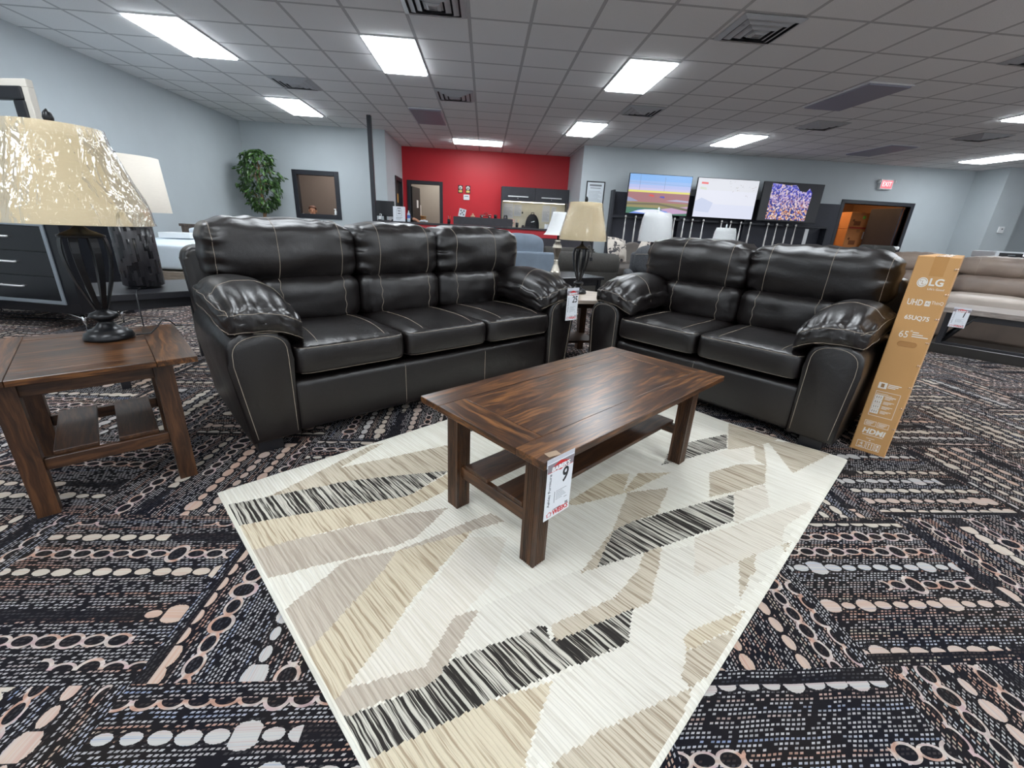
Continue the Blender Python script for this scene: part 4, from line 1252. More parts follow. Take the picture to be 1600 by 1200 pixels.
# paper cup / label roll on the carpet under the end table
t = thing('paper_roll', 'small pinkish rolled paper lying on the carpet under the end table', 'paper', (-1.71, 1.83, .0), 8)
mb = MB(); vs = []
mb.lathe([(.013, -.05), (.015, -.02), (.020, .035), (.022, .045), (.019, .045), (.013, -.03)], 20, T(0, 0, .021) @ RY(90), cap=False); mb.build('sheet', mat('pink_paper', srgb(226, 200, 204), .6), t)
mb = MB(); mb.lathe([(.008, .03), (.010, .056), (.006, .06)], 12, T(0, 0, .021) @ RY(90)); mb.build('core', M_DARKPLASTIC, t)

# ------------------------------------------------------------------ leafy artificial tree
def tree():
    t = thing('potted_tree', 'tall artificial ficus tree in the back left corner', 'tree', (-4.86, 10.45, 0), 0)
    rnd = random.Random(7)
    mb = MB(); mb.lathe([(.13, 0), (.16, .02), (.18, .26), (.19, .30), (.17, .30), (.16, .27), (.001, .27)], 24); mb.build('pot', M_DARKPLASTIC, t)
    bark = mat('bark', srgb(150, 118, 88), .8, 0, .2, 20.)
    mb = MB()
    mb.tube([(0, 0, .26), (.02, .01, .6), (-.01, 0, .95), (.02, -.02, 1.3), (0, 0, 1.7), (.01, .01, 2.1)], [.030, .028, .026, .022, .016, .006], 8)
    mb.tube([(.03, .02, .26), (-.03, 0, .7), (.03, .01, 1.1), (-.03, 0, 1.5), (-.08, 0, 1.9)], [.018, .018, .016, .012, .005], 8)
    for k in range(26):
        z = rnd.uniform(1.15, 2.15); a = rnd.uniform(0, 2 * PI); l = rnd.uniform(.2, .42)
        mb.tube([(0, 0, z), (l * .5 * math.cos(a), l * .5 * math.sin(a), z + .10), (l * math.cos(a), l * math.sin(a), z + .06)], [.008, .005, .002], 5)
    mb.build('trunk', bark, t)
    m, tt, b = newmat('ficus_leaf')
    setc(tt, b, ramp(tt, noi(tt, scale=14., detail=2), [(.35, srgb(30, 52, 26)), (.5, srgb(52, 84, 38)), (.66, srgb(88, 124, 58))])); b.inputs['Roughness'].default_value = .4
    mb = MB()
    for k in range(1500):
        z = rnd.uniform(-1, 1); a = rnd.uniform(0, 2 * PI); q = rnd.uniform(.35, 1.) ** .5
        rr = .43 * (1 - .12 * (z > .3) * z) * math.sqrt(max(0, 1 - abs(z) ** 2.6)) * q
        lump = nz(math.cos(a) * 2.2, math.sin(a) * 2.2, z * 3.2)
        if lump < -.22: continue
        rr *= .86 + .42 * lump
        c = Vector((rr * math.cos(a) * 1.0, rr * math.sin(a), 1.74 + z * .60))
        s = rnd.uniform(.034, .056)
        M_ = T(*c) @ Matrix.Rotation(a + rnd.uniform(-.8, .8), 4, 'Z') @ Matrix.Rotation(rnd.uniform(.2, 1.5), 4, 'Y') @ Matrix.Rotation(rnd.uniform(-.9, .9), 4, 'X')
        mb._new([(0, 0, 0), (s * .8, -s * .52, .004), (s * 1.5, -s * .38, -.002), (s * 2.2, 0, -.012), (s * 1.5, s * .38, -.002), (s * .8, s * .52, .004)], [(0, 1, 2, 3), (0, 3, 4, 5)], M_)
    f = mb.build('foliage', m, t, recalc=False); f['kind'] = 'stuff'
tree()
mb = MB(); mb.box(-2.355, -2.275, 9.73, 9.81, 0, CZ, .004, 1)
o = mb.build('trim_3', M_BLACKTRIM); struct(o, 'slim square black post from floor to ceiling beside the counter', 'post')
# ------------------------------------------------------------------ service counter and what stands on it
def counter():
    t = thing('service_counter', 'long service counter with dark top and red front band before the red wall', 'counter', (-2.35, 9.9, 0), 0)
    w, d = 4.77, .70
    mb = MB(); mb.box(0, w, .04, .24, 0, .855, .004, 1); mb.build('base', M_CHARCOAL, t)
    mb = MB(); mb.box(0, w - .5, .03, .24, .857, 1.012, .003, 1); mb.build('red_band', mat('red_laminate', srgb(205, 44, 56), .45), t)
    mb = MB(); mb.box(-.02, w - .48, -.02, d, 1.014, 1.052, .005, 2); mb.build('countertop', M_CHARCOAL, t)
    mb = MB(); mb.box(w - .5, w, .04, .5, .857, .90, .003, 1); mb.build('low_end_top', M_CHARCOAL, t)
counter()
mb = MB(); mb.box(-.70, .60, 10.08, 10.30, 1.053, 1.215, .005, 2)
tag(mb.build('raised_shelf_box', M_CHARCOAL), 'long dark raised ledge box on the middle of the service counter', 'box')
CT = 1.0525
t = thing('monitor', 'black computer monitor seen from behind on the left end of the counter', 'monitor', (-2.19, 10.18, CT), 180)
mb = MB(); mb.box(-.21, .21, -.02, .02, .09, .40, .008, 2); mb.build('screen_housing', M_DARKPLASTIC, t)
mb = MB(); mb.box(-.03, .03, -.055, -.02, .03, .20, .006, 2); mb.box(-.03, .03, -.06, -.03, .012, .1, .004); mb.build('stand', M_DARKPLASTIC, t)
mb = MB(); mb.box(-.12, .12, -.10, .09, 0, .012, .004); mb.build('foot', M_DARKPLASTIC, t)
mb = MB(); mb.box(-.11, -.05, .0205, .022, .20, .25); o = mb.build('sticker', M_PAPER, t); o.location = (0, -.0425, 0)
t = thing('card_terminal', 'white and black handset card reader leaning before the monitor', 'card reader', (-2.27, 10.02, CT), 15)
mb = MB(); mb.box(-.04, .04, -.05, .05, 0, .02, .006); mb.build('cradle', M_DARKPLASTIC, t)
mb = MB(); mb.box(-.022, .022, -.012, .012, .0, .13, .006, 2, T(0, -.01, .02) @ RX(-28) @ RY(14)); mb.build('handset', M_WHITE, t)
mb = MB(); mb.box(-.018, .006, -.014, -.011, .07, .12, .001, 1, T(0, -.01, .02) @ RX(-28) @ RY(14)); mb.build('keypad', M_DARKPLASTIC, t)
t = thing('counter_sign', 'white printed sign in a clear stand right of the monitor', 'sign', (-1.86, 10.05, CT), 0)
mb = MB(); mb.box(-.13, .13, -.004, .004, .004, .30, .002, 1, RX(-6)); mb.build('sheet', M_PAPER, t)
mb = MB()
for a in ((-.055, .055, .11, .114), (-.055, .055, .236, .24), (-.055, -.051, .11, .24), (.051, .055, .11, .24)): mb.box(a[0], a[1], -.0055, -.0045, a[2], a[3], m=RX(-6))
mb.box(-.04, .04, -.0055, -.0045, .255, .272, m=RX(-6)); mb.box(-.03, .03, -.0055, -.0045, .20, .22, m=RX(-6)); mb.box(-.03, .03, -.0055, -.0045, .15, .17, m=RX(-6))
for k in range(3): mb.box(-.07, .07 - .02 * k, -.0055, -.0045, .08 - .02 * k, .086 - .02 * k, m=RX(-6))
mb.build('print', M_GREYINK, t)
mb = MB(); mb.box(-.13, .13, -.04, .06, 0, .004, .001); mb.build('stand', mat('acrylic', srgb(205, 215, 222), .15), t)
t = thing('water_bottle', 'clear plastic water bottle with blue label right of the counter sign', 'bottle', (-1.655, 10.05, CT), 0)
mb = MB(); mb.lathe([(.030, 0), (.033, .01), (.033, .06), (.031, .065), (.033, .07), (.033, .145), (.026, .175), (.013, .195), (.013, .205)], 20); mb.build('body', mat('bottle_plastic', srgb(196, 212, 226), .1), t)
mb = MB(); mb.lathe([(.0336, .075), (.0336, .135)], 20, cap=False); mb.build('label_band', mat('blue_label', srgb(70, 110, 190), .5), t)
mb = MB(); mb.cyl(0, 0, .205, .225, .014); mb.build('cap', M_WHITE, t)
mb = MB()
for i, (x, y, z, r_) in enumerate([(0, 0, .02, .05), (.045, .01, .025, .04), (.09, .0, .015, .035)]): mb.puff((x, y, z), (r_, .035, .018), 2.4, 6, (.2, .2, .2), lambda p, co: co + Vector((0, 0, .012 * nz(p.x * 3, p.y * 3, 2))))
o = mb.build('crumpled_tissue', M_PAPER); o.location = (-1.36, 9.97, CT + .007); tag(o, 'crumpled white tissue beside the leaning forearm on the counter', 'tissue')
# things on the raised ledge
LZ = 1.2155
def pen_cup(loc, label):
    t = thing('pen_cup', label, 'cup', loc)
    mb = MB(); mb.lathe([(.03, 0), (.034, .10), (.031, .10), (.028, .01), (.001, .008)], 18); mb.build('cup', M_DARKPLASTIC, t)
    for k, c in enumerate([srgb(226, 170, 60), srgb(230, 230, 225), srgb(60, 70, 90)]):
        a = 2.1 * k; mb = MB(); mb.tube([(.008 * math.cos(a), .008 * math.sin(a), .012), (.028 * math.cos(a), .028 * math.sin(a), .165)], .0035, 6); mb.build('pen', mat('pen_%d' % k, c, .4), t)
pen_cup((-.80, 10.12, CT), 'dark cup of pens at the left end of the raised ledge')
pen_cup((.70, 10.12, CT), 'dark cup of pens at the right end of the raised ledge')
t = thing('photo_card', 'white card with dark round photos leaning on the ledge', 'card', (-.53, 10.16, LZ), 0)
mb = MB(); mb.box(-.075, .075, -.003, .003, 0, .165, .001, 1, RY(12) @ RX(-8)); mb.build('card', M_PAPER, t)
mb = MB()
for x, z in ((-.035, .12), (.03, .125), (0, .085), (-.03, .05), (.035, .05)): mb.lathe([(.018, 0), (.018, .0015)], 14, RY(12) @ RX(-8) @ T(x, -.0035, z) @ RX(90))
mb.build('round_photo', M_GREYINK, t)
t = thing('figurine', 'small peach coloured figurine on the ledge', 'figurine', (-.28, 10.14, LZ), 0)
mb = MB(); mb.puff((0, 0, .02), (.05, .03, .02), 3, 6); mb.ball((0, 0, .055), .022, (1, 1, 1.1)); mb.build('body', mat('peach', srgb(226, 180, 150), .6), t)
def toy_truck():
    t = thing('toy_truck', 'red vintage toy pickup on the ledge of the counter', 'toy', (0.0, 10.14, LZ), 8)
    rd = mat('toy_red', srgb(150, 44, 40), .35)
    mb = MB(); mb.box(-.13, .13, -.04, .04, .02, .05, .008, 2); mb.box(.05, .13, -.03, .03, .05, .072, .008, 2); mb.box(-.13, -.02, -.04, -.034, .05, .068); mb.box(-.13, -.02, .034, .04, .05, .068); mb.build('body', rd, t)
    mb = MB(); mb.tube([(-.02, -.036, .05), (-.01, -.034, .10), (.04, -.034, .10), (.055, -.036, .05)], .005, 6); mb.tube([(-.02, .036, .05), (-.01, .034, .10), (.04, .034, .10), (.055, .036, .05)], .005, 6); mb.box(-.015, .042, -.036, .036, .098, .106, .003); mb.build('cab', rd, t)
    for x in (-.085, .085):
        for y in (-.044, .044): mb = MB(); mb.lathe([(.024, -.008), (.024, .008)], 18, T(x, y, .024) @ RX(90)); w = mb.build('wheel', M_DARKPLASTIC, t); mb = MB(); mb.lathe([(.013, -.0095), (.013, .0095)], 14, T(x, y, .024) @ RX(90)); mb.build('hubcap', M_WHITE, w)
toy_truck()
t = thing('black_mug', 'small black mug right of the toy truck', 'mug', (.215, 10.14, LZ), 0)
mb = MB(); mb.lathe([(.026, 0), (.034, .075), (.031, .075), (.024, .006), (.001, .006)], 20); mb.build('cup', M_DARKPLASTIC, t)
mb = MB(); mb.tube([(.031, 0, .06), (.05, 0, .055), (.05, 0, .028), (.029, 0, .02)], .004, 6); mb.build('handle', M_DARKPLASTIC, t)
t = thing('desk_phone', 'dark desk phone on the counter right of the pen cup', 'phone', (.90, 10.2, CT), 0)
mb = MB(); mb.box(-.09, .09, -.08, .08, 0, .03, .006, 2); mb.build('base', M_DARKPLASTIC, t); mb = MB(); mb.box(-.085, -.035, -.075, .075, .03, .055, .012, 3); mb.build('handset', M_DARKPLASTIC, t)

# ------------------------------------------------------------------ red wall: hutch, frames, thermostat
def hutch():
    t = thing('hutch', 'dark wall hutch with two flip doors and pinned papers at the red wall', 'cabinet', (.42, 12.80, 0), 0)
    w, d = 1.87, .395
    mb = MB(); mb.box(0, w, .02, d, 1.74, 2.09, .004, 1); mb.build('cabinet_box', M_CHARCOAL, t)
    for i in range(2):
        x0 = .012 + i * .925; mb = MB(); mb.box(x0, x0 + .915, 0, .02, 1.745, 2.085, .003, 1); dr = mb.build('door', mat('flip_door', srgb(50, 51, 58), .5, 0, .08), t)
        mb = MB(); mb.box(x0 + .17, x0 + .73, -.02, -.004, 1.835, 1.865, .003, 1); mb.box(x0 + .19, x0 + .21, -.004, 0, 1.845, 1.855); mb.box(x0 + .69, x0 + .71, -.004, 0, 1.845, 1.855); mb.build('bar_handle', M_WHITE, dr)
        mb = MB(); mb.ball((x0 + .45, -.006, 1.80), .014, (1, .6, 1), 10); mb.build('lock', M_CHROME, dr)
    mb = MB(); mb.box(0, .025, .02, d, .76, 1.74); mb.box(w - .025, w, .02, d, .76, 1.74); mb.build('side_panel', M_CHARCOAL, t)
    mb = MB(); mb.box(.025, w - .025, d - .02, d, .76, 1.74); mb.build('tack_board', mat('cream_board', srgb(206, 200, 178), .7, 0, .04), t)
    mb = MB(); mb.box(-.02, w + .0, -.25, d, .72, .76, .004, 1); mb.build('desktop', M_CHARCOAL, t)
    mb = MB(); mb.box(0, .04, -.22, d, 0, .72); mb.box(w - .04, w, -.22, d, 0, .72); mb.box(.04, w - .04, .2, .22, .1, .72); mb.build('desk_panel', M_CHARCOAL, t)
    mb = MB(); mb.box(.07, w - .07, .18, .24, 1.722, 1.736, .003, 1); mb.build('under_light', emis('under_cabinet_light', (1, .93, .8), 4), t)
hutch()
ph = mat('notice_paper', srgb(200, 202, 204), .6)
for k, (x0, x1, z0, z1, lb) in enumerate([(.50, .78, 1.30, 1.68, 'tall notice sheet at the left of the tack board'), (.80, 1.02, 1.36, 1.66, 'ruled sheet second from the left on the tack board'), (1.62, 1.84, 1.24, 1.68, 'grey sheet pinned on the right of the tack board, left of the narrow one'), (1.88, 2.02, 1.34, 1.66, 'narrow sheet pinned farthest right on the tack board')]):
    t = thing('pinned_notice', lb, 'notice', (x0, 13.172, z0), 0, 'papers pinned on the tack board')
    mb = MB(); mb.box(0, x1 - x0, 0, .002, 0, z1 - z0); mb.build('sheet', ph, t)
    mb = MB()
    for q in range(7): mb.box(.02, (x1 - x0) * (.9 - .12 * (q % 3)), -.001, 0, .05 + q * .036, .056 + q * .036)
    mb.build('print', M_GREYINK, t)
t = thing('wall_tag', 'small black tag hanging on the tack board left of the backpack', 'tag', (1.05, 13.172, 1.48))
mb = MB(); mb.box(-.02, .02, 0, .004, -.05, 0, .004); mb.build('plate', M_DARKPLASTIC, t); mb = MB(); mb.tube([(-.008, .002, 0), (0, .002, .03), (.008, .002, 0)], .002, 5); mb.build('loop', M_DARKPLASTIC, t)
t = thing('backpack', 'black backpack with white logo standing on the hutch desk', 'backpack', (1.31, 12.80, .7605), 0)
mb = MB(); mb.puff((0, 0, .33), (.19, .11, .33), 2.8, 14, (.05, .15, 0), lambda p, co: Vector((co.x * (1 - .12 * max(0, p.z)), co.y, co.z)) + Vector((0, 0, .01 * nz(p.x * 3, p.y, p.z * 3)))); mb.build('bag', mat('black_nylon', srgb(14, 15, 20), .7, 0, .15), t)
mb = MB(); mb.puff((0, -.12, .20), (.14, .04, .16), 3, 10); mb.build('front_pocket', mat('black_nylon', srgb(14, 15, 20), .7), t)
mb = MB(); mb.tube([(-.05, 0, .645), (-.03, 0, .70), (.03, 0, .70), (.05, 0, .645)], .010, 6); mb.build('handle', M_DARKPLASTIC, t)
mb = MB(); mb._new([(-.05, -.155, .44), (.03, -.155, .455), (.055, -.155, .475), (.04, -.155, .485), (.005, -.155, .47), (-.045, -.155, .455)], [tuple(range(6))]); mb.build('logo', M_WHITE, t)
t = thing('paper_towel_roll', 'white paper roll standing right of the backpack', 'paper roll', (1.72, 12.8, .7605))
mb = MB(); mb.lathe([(.06, 0), (.06, .42), (.02, .42), (.02, .01)], 24, cap=False); mb.build('roll', M_PAPER, t); mb = MB(); mb.lathe([(.021, 0), (.021, .43), (.018, .43)], 16, cap=False); mb.build('core', mat('card_core', srgb(170, 140, 104), .7), t)
t = thing('desk_speaker', 'small round black speaker at the left end of the hutch desk', 'speaker', (.56, 12.80, .7605))
mb = MB(); mb.lathe([(.05, 0), (.06, .05), (.062, .50), (.05, .585), (.02, .60)], 24); mb.build('housing', M_DARKPLASTIC, t); mb = MB(); mb.lathe([(.045, 0), (.05, .008)], 20, T(0, -.062, .50) @ RX(90)); mb.build('cone', M_CHARCOAL, t)
t = thing('flower_pot', 'pot of pale pink flowers right of the small speaker', 'plant', (.73, 12.78, .7605))
mb = MB(); mb.lathe([(.05, 0), (.065, .30), (.058, .30), (.045, .02)], 20); mb.build('pot', M_WHITE, t)
mb = MB(); rnd = random.Random(3)
for k in range(26): a = rnd.uniform(0, 6.3); q = rnd.uniform(0, .09); mb.ball((q * math.cos(a), q * math.sin(a), .36 + rnd.uniform(0, .16) - q * .5), .022, (1, 1, .7), 8)
mb.build('flowers', mat('pink_petals', srgb(226, 170, 165), .6), t)
mb = MB()
for k in range(8): a = k * .8; mb.tube([(0, 0, .29), (.05 * math.cos(a), .05 * math.sin(a), .42)], .003, 5)
mb.build('stems', mat('stem_green', srgb(70, 100, 50), .6), t)
for x, lb in ((-.72, 'left one of two small black plaques on the red wall'), (-.51, 'right one of two small black plaques on the red wall')):
    t = thing('wall_plaque', lb, 'plaque', (x, YR - .014, 1.88), 0, 'plaques on the red wall')
    mb = MB(); mb.box(-.065, .065, 0, .014, 0, .20, .003, 1); mb.build('board', M_DARKPLASTIC, t)
    mb = MB(); mb.lathe([(.05, 0), (.05, .004)], 24, T(0, 0, .135) @ RX(90)); s = mb.build('seal', mat('seal_white', srgb(222, 222, 214), .5), t); mb = MB(); mb.lathe([(.018, 0), (.018, .002)], 16, T(0, -.004, .135) @ RX(90)); mb.build('seal_centre', M_GREYINK, s)
    mb = MB(); mb.box(-.045, .045, -.003, 0, .02, .075); mb.build('nameplate', mat('nameplate_yellow', srgb(226, 200, 110), .4), t)
t = thing('thermostat', 'white thermostat on the red wall below the two plaques', 'thermostat', (-.55, YR - .03, 1.71))
mb = MB(); mb.box(-.085, .085, 0, .03, 0, .14, .015, 3); mb.build('housing', M_WHITE, t); mb = MB(); mb.box(-.05, .05, -.002, 0, .085, .105); mb.build('display', M_GREYINK, t)
t = thing('thermostat', 'small white thermostat box on the wall pier at right', 'thermostat', (12.78, 10.57, 1.50))
mb = MB(); mb.box(-.07, .07, 0, .03, 0, .15, .006, 2); mb.build('housing', M_WHITE, t); mb = MB(); mb.box(-.01, .035, -.002, 0, .08, .11); mb.build('display', M_GREYINK, t)
t = thing('framed_certificate', 'black framed certificate on the grey wall left of the televisions', 'picture frame', (2.44, YBR - .02, 1.64))
mb = MB()
for a in ((0, .46, 0, .025), (0, .46, .535, .56), (0, .025, .025, .535), (.435, .46, .025, .535)): mb.box(a[0], a[1], 0, .02, a[2], a[3], .002, 1)
mb.build('frame', M_DARKPLASTIC, t)
mb = MB(); mb.box(.025, .435, .008, .014, .025, .535); mb.build('document', mat('certificate_paper', srgb(206, 214, 220), .15), t)
mb = MB(); mb.box(.08, .38, .0068, .008, .45, .49); mb.box(.10, .36, .0068, .008, .40, .415)
for k in range(8): mb.box(.07, .39 - .04 * (k % 3), .0068, .008, .12 + .03 * k, .126 + .03 * k)
mb.build('print', M_GREYINK, t)
t = thing('exit_sign', 'lit red exit sign with two lamp heads over the storeroom doorway', 'exit sign', (10.07, YBR - .08, 2.52))
mb = MB(); mb.box(-.17, .17, 0, .08, -.12, .12, .012, 3); mb.build('housing', M_WHITE, t)
mb = MB(); mb.box(-.145, .145, -.004, 0, -.09, .09, .002, 1); mb.build('face', emis('exit_face', (1, .16, .20), 1.1), t)
mb = MB(); mb.text('EXIT', .15, T(0, -.005, 0) @ Matrix(((1, 0, 0, 0), (0, 0, -1, 0), (0, 1, 0, 0), (0, 0, 0, 1))), sx=.8); mb.build('lettering', emis('exit_letters', (1, .5, .5), 2.), t)
for s in (-1, 1): mb = MB(); mb.lathe([(.02, 0), (.045, .03), (.048, .05), (.001, .052)], 16, T(s * .17, .03, .06) @ RY(s * 78)); mb.build('lamp_head', M_WHITE, t)

# ------------------------------------------------------------------ television wall
def screen_quads(name, rects, s):
    pass
def tv(cx, label, pic, w=1.535, h=.885, z0=1.505, y=11.0):
    t = thing('television', label, 'television', (cx, y, z0), 0)
    mb = MB(); mb.box(-w / 2, w / 2, 0, .05, 0, h, .004, 1); mb.build('housing', M_DARKPLASTIC, t)
    mb = MB(); mb.box(-.2, .2, .05, .34, .30, .55, .004, 1); mb.build('wall_bracket', M_BLACKM, t)
    mb = MB(); m = []
    i = 0
    for col, st, pts in pic:
        mm = emis('screen_' + '_'.join('%02x' % int(c * 255) for c in col) + '_%d' % int(st * 100), col, st); m.append(mm)
        mb.mi = i; i += 1
        mb.quad([((x - .5) * (w - .02), -.0012 - .0002 * i, .01 + z * (h - .02)) for x, z in pts])
    mb.build('screen', m, t, recalc=False)
    return t
sky = lambda a, b, c: (c, .8, [(0, a), (1, a), (1, b), (0, b)])
RACE = [sky(.84, 1.0, srgb(138, 186, 244)), sky(.74, .84, srgb(160, 192, 242)), sky(.66, .74, srgb(186, 196, 240)), sky(.60, .66, srgb(206, 200, 236)), sky(.55, .60, srgb(232, 226, 120)),
        sky(.30, .55, srgb(168, 116, 120)), (srgb(150, 156, 190), .8, [(0, .30), (.18, .32), (.05, .40), (0, .42)]), (srgb(180, 176, 205), .8, [(.62, .36), (1, .34), (1, .38), (.8, .40)]), sky(.12, .30, srgb(150, 140, 92)), sky(.0, .16, srgb(66, 120, 96)),
        (srgb(196, 160, 196), .8, [(.55, .14), (1, .24), (1, .06), (.7, .02)]), (srgb(110, 104, 80), .8, [(0, .22), (.5, .24), (1, .12), (1, .18), (.5, .29), (0, .27)]), (srgb(120, 150, 232), .8, [(.05, 0), (.75, 0), (.66, .09), (.45, .13), (.2, .10)]), (srgb(238, 242, 252), .8, [(.12, .05), (.3, .02), (.64, .06), (.5, .125), (.3, .115)]),
        (srgb(220, 84, 78), .8, [(.33, .47), (.43, .44), (.42, .49), (.36, .51)]), (srgb(84, 84, 190), .8, [(.51, .44), (.60, .42), (.59, .47), (.53, .47)]), (srgb(120, 130, 170), .8, [(.17, .6), (.174, .6), (.174, .98), (.17, .98)]), (srgb(120, 130, 170), .8, [(.57, .6), (.574, .6), (.574, .95), (.57, .95)]), (srgb(150, 160, 196), .8, [(0, .80), (1, .755), (1, .76), (0, .806)])]
tv(4.14, 'television showing a race track, leftmost of the three on the back wall', RACE)
PALE = [sky(0, .35, srgb(222, 226, 244)), sky(.35, .7, srgb(230, 232, 244)), sky(.7, 1, srgb(226, 228, 236)), (srgb(238, 120, 120), .8, [(.06, .85), (.17, .845), (.17, .895), (.06, .90)]), (srgb(204, 212, 236), .8, [(.02, .15), (.25, .12), (.3, .38), (.1, .5), (.0, .4)]), (srgb(214, 222, 210), .8, [(.05, .72), (.16, .70), (.15, .76), (.05, .78)])]
rnd = random.Random(5)
for cx, cz, n_, sp in ((.70, .86, 12, .06), (.92, .76, 14, .05), (.60, .72, 8, .05), (.82, .58, 4, .02), (.55, .9, 5, .03)):
    for k in range(n_):
        x, z = cx + rnd.gauss(0, sp), cz + rnd.gauss(0, sp)
        if not (.02 < x < .97 and .05 < z < .95): continue
        q = rnd.uniform(.004, .010); PALE.append((srgb(*rnd.choice([(170, 165, 160), (190, 160, 150), (150, 150, 165)])), .8, [(x, z), (x + q, z - q * .6), (x + q * 1.4, z + q), (x + q * .3, z + q * 1.2)]))
tv(5.81, 'television showing a pale white picture, middle of the three on the back wall', PALE)
def crowd_tv():
    t = tv(7.47, 'television showing a blue crowd, rightmost of the three on the back wall', [((.012, .012, .018), .4, [(0, 0), (1, 0), (1, 1), (0, 1)])])
    m, tt, b = newmat('crowd_picture')
    x, y, z = coords(tt)
    v = tt.nodes.new('ShaderNodeTexVoronoi'); v.inputs['Scale'].default_value = 34.
    tt.links.new(comb(tt, x, z * .9, 0.), v.inputs['Vector'])
    s = tt.nodes.new('ShaderNodeSeparateColor'); tt.links.new(v.outputs['Color'], s.inputs[0])
    h = Nd(tt, s.outputs[0])
    up = ramp(tt, h, [(0, srgb(60, 60, 170)), (.25, srgb(110, 110, 215)), (.5, srgb(190, 180, 235)), (.7, srgb(226, 200, 200)), (.85, srgb(70, 80, 140))], 'CONSTANT')
    lo = ramp(tt, h, [(0, srgb(40, 50, 120)), (.3, srgb(220, 170, 140)), (.55, srgb(240, 220, 215)), (.75, srgb(90, 100, 200)), (.9, srgb(190, 110, 70))], 'CONSTANT')
    f = ((z + .2) * 2.2).mx(0.).mn(1.)
    c = mixc(tt, f, lo, up)
    tt.links.new(c, b.inputs['Emission Color']); b.inputs['Emission Strength'].default_value = .8; b.inputs['Base Color'].default_value = (.01, .01, .01, 1)
    mb = MB(); out = [(-.53, -.40), (.50, -.40), (.52, .24), (.43, .34), (.36, .25), (.2, .27), (.08, .40), (-.1, .38), (-.3, .40), (-.53, .41)]
    mb._new([(x, 0, z) for x, z in out], [tuple(range(len(out)))])
    o = mb.build('picture', m, t); o.location = (-.03, -.003, .44)
crowd_tv()
def tv_rack():
    t = thing('display_rack', 'black display wall rack below the televisions with rail and side posts', 'rack', (3.06, 11.10, 0), 0)
    mb = MB(); mb.box(.04, 6.0, .245, .275, 0, 2.0, .003, 1); mb.build('back_panel', mat('rack_panel', srgb(48, 50, 60), .6, 0, .06), t)
    for x in (0, 5.62):
        mb = MB(); mb.box(x, x + .05, .02, .27, 0, 2.02 if x == 0 else 1.40, .004, 1); mb.build('side_post', M_BLACKTRIM, t)
    mb = MB(); mb.box(.05, 5.62, .02, .09, 1.40, 1.45, .004, 1); mb.build('rail', M_BLACKTRIM, t)
    mb = MB(); mb.box(.05, 5.62, .02, .24, .55, .58, .003, 1); mb.build('lower_shelf', M_BLACKTRIM, t)
    for x in (1.75, 3.45):
        mb = MB(); mb.box(x, x + .04, .09, .24, .58, 1.99, .003, 1); mb.build('divider', M_BLACKTRIM, t)
    mb = MB(); mb.box(5.05, 5.14, .0, .019, .3, 1.37, .002, 1); mb.build('white_strip', M_WHITE, t)
tv_rack()
M_ROD = mat('silver_rod', srgb(214, 212, 208), .3, .4)
for i, x in enumerate([3.42, 3.67, 3.91, 4.40, 4.65, 4.89, 5.11, 5.39, 5.86, 6.10, 6.36, 6.61, 7.07, 7.30, 7.57, 7.80]):
    t = thing('silver_rod', ['slim silver rod hanging before the rack, %s' % s for s in ('first from its left post', 'second from its left post', 'third from its left post', 'hidden behind the white lamp shade', 'just right of the larger white lamp shade', 'second right of the larger white lamp shade', 'third right of the larger white lamp shade', 'under the gap between race and pale televisions', 'left of the smaller white lamp shade', 'behind the smaller white lamp shade', 'just right of the smaller white lamp shade', 'second right of the smaller white lamp shade', 'first below the crowd television', 'second below the crowd television', 'third below the crowd television', 'fourth below the crowd television')][i], 'rod', (x, 11.06, .60), 0, 'silver rods on the display rack')
    mb = MB(); mb.lathe([(.012, -.02), (.020, .0), (.020, .55), (.013, .60), (.011, .80)], 12); mb.build('shaft', M_ROD, t)
    mb = MB(); mb.ball((0, 0, .835), .026, (1, 1, 1.3), 12); mb.build('tip', M_ROD, t)
    mb = MB(); mb.box(-.01, .01, 0, .058, .805, .845); mb.build('clip', M_BLACKTRIM, t)

# ------------------------------------------------------------------ upholstery behind the sofas
M_BLUE = mat('slate_blue_suede', srgb(112, 124, 138), .9, 0, .12, 5., .1, 300.)
M_TWEED = mat('dark_tweed', srgb(62, 60, 57), .95, 0, .45, 160., .25, 400.)
M_CHARC = mat('charcoal_suede', srgb(72, 74, 78), .9, 0, .25, 60., .15, 300.)
M_MOCHA = mat('mocha_fabric', srgb(92, 86, 82), .9, 0, .2, 90., .15, 300.)
t = thing('blue_sofa', 'slate blue suede sofa seen from behind beyond the leather sofa', 'sofa', (.0, 6.1, 0), 0)
mb = MB(); mb.box(-1.12, .975, 0, .14, .06, .745, .03, 3, smooth=True); mb.build('back_frame', M_BLUE, t)
mb = MB(); mb.box(-1.12, .975, .14, .9, .06, .42, .03, 3, smooth=True); mb.build('base', M_BLUE, t)
for x0, x1 in ((-1.05, -.42), (-.415, .20), (.205, .83)):
    mb = MB(); mb.puff(((x0 + x1) / 2, .25, .74), ((x1 - x0) / 2, .15, .225), 4, 16, (0, .2, .06), lambda p, co: co + Vector((0, 0, .010 * nz(p.x * 2, p.y, p.z)))); mb.build('back_cushion', M_BLUE, t)
    mb = MB(); mb.puff(((x0 + x1) / 2, .60, .48), ((x1 - x0) / 2, .32, .08), 7, 10, (0, 0, .2)); mb.build('seat_cushion', M_BLUE, t)
for x in (-1.12, .735):
    mb = MB(); mb.box(x, x + .24, .14, .92, .06, .62, .04, 3, smooth=True); mb.build('arm', M_BLUE, t)
for x in (-1.05, .9):
    for y in (.05, .82): mb = MB(); mb.box(x - .03, x + .03, y, y + .06, 0, .06); mb.build('foot', M_DARKPLASTIC, t)
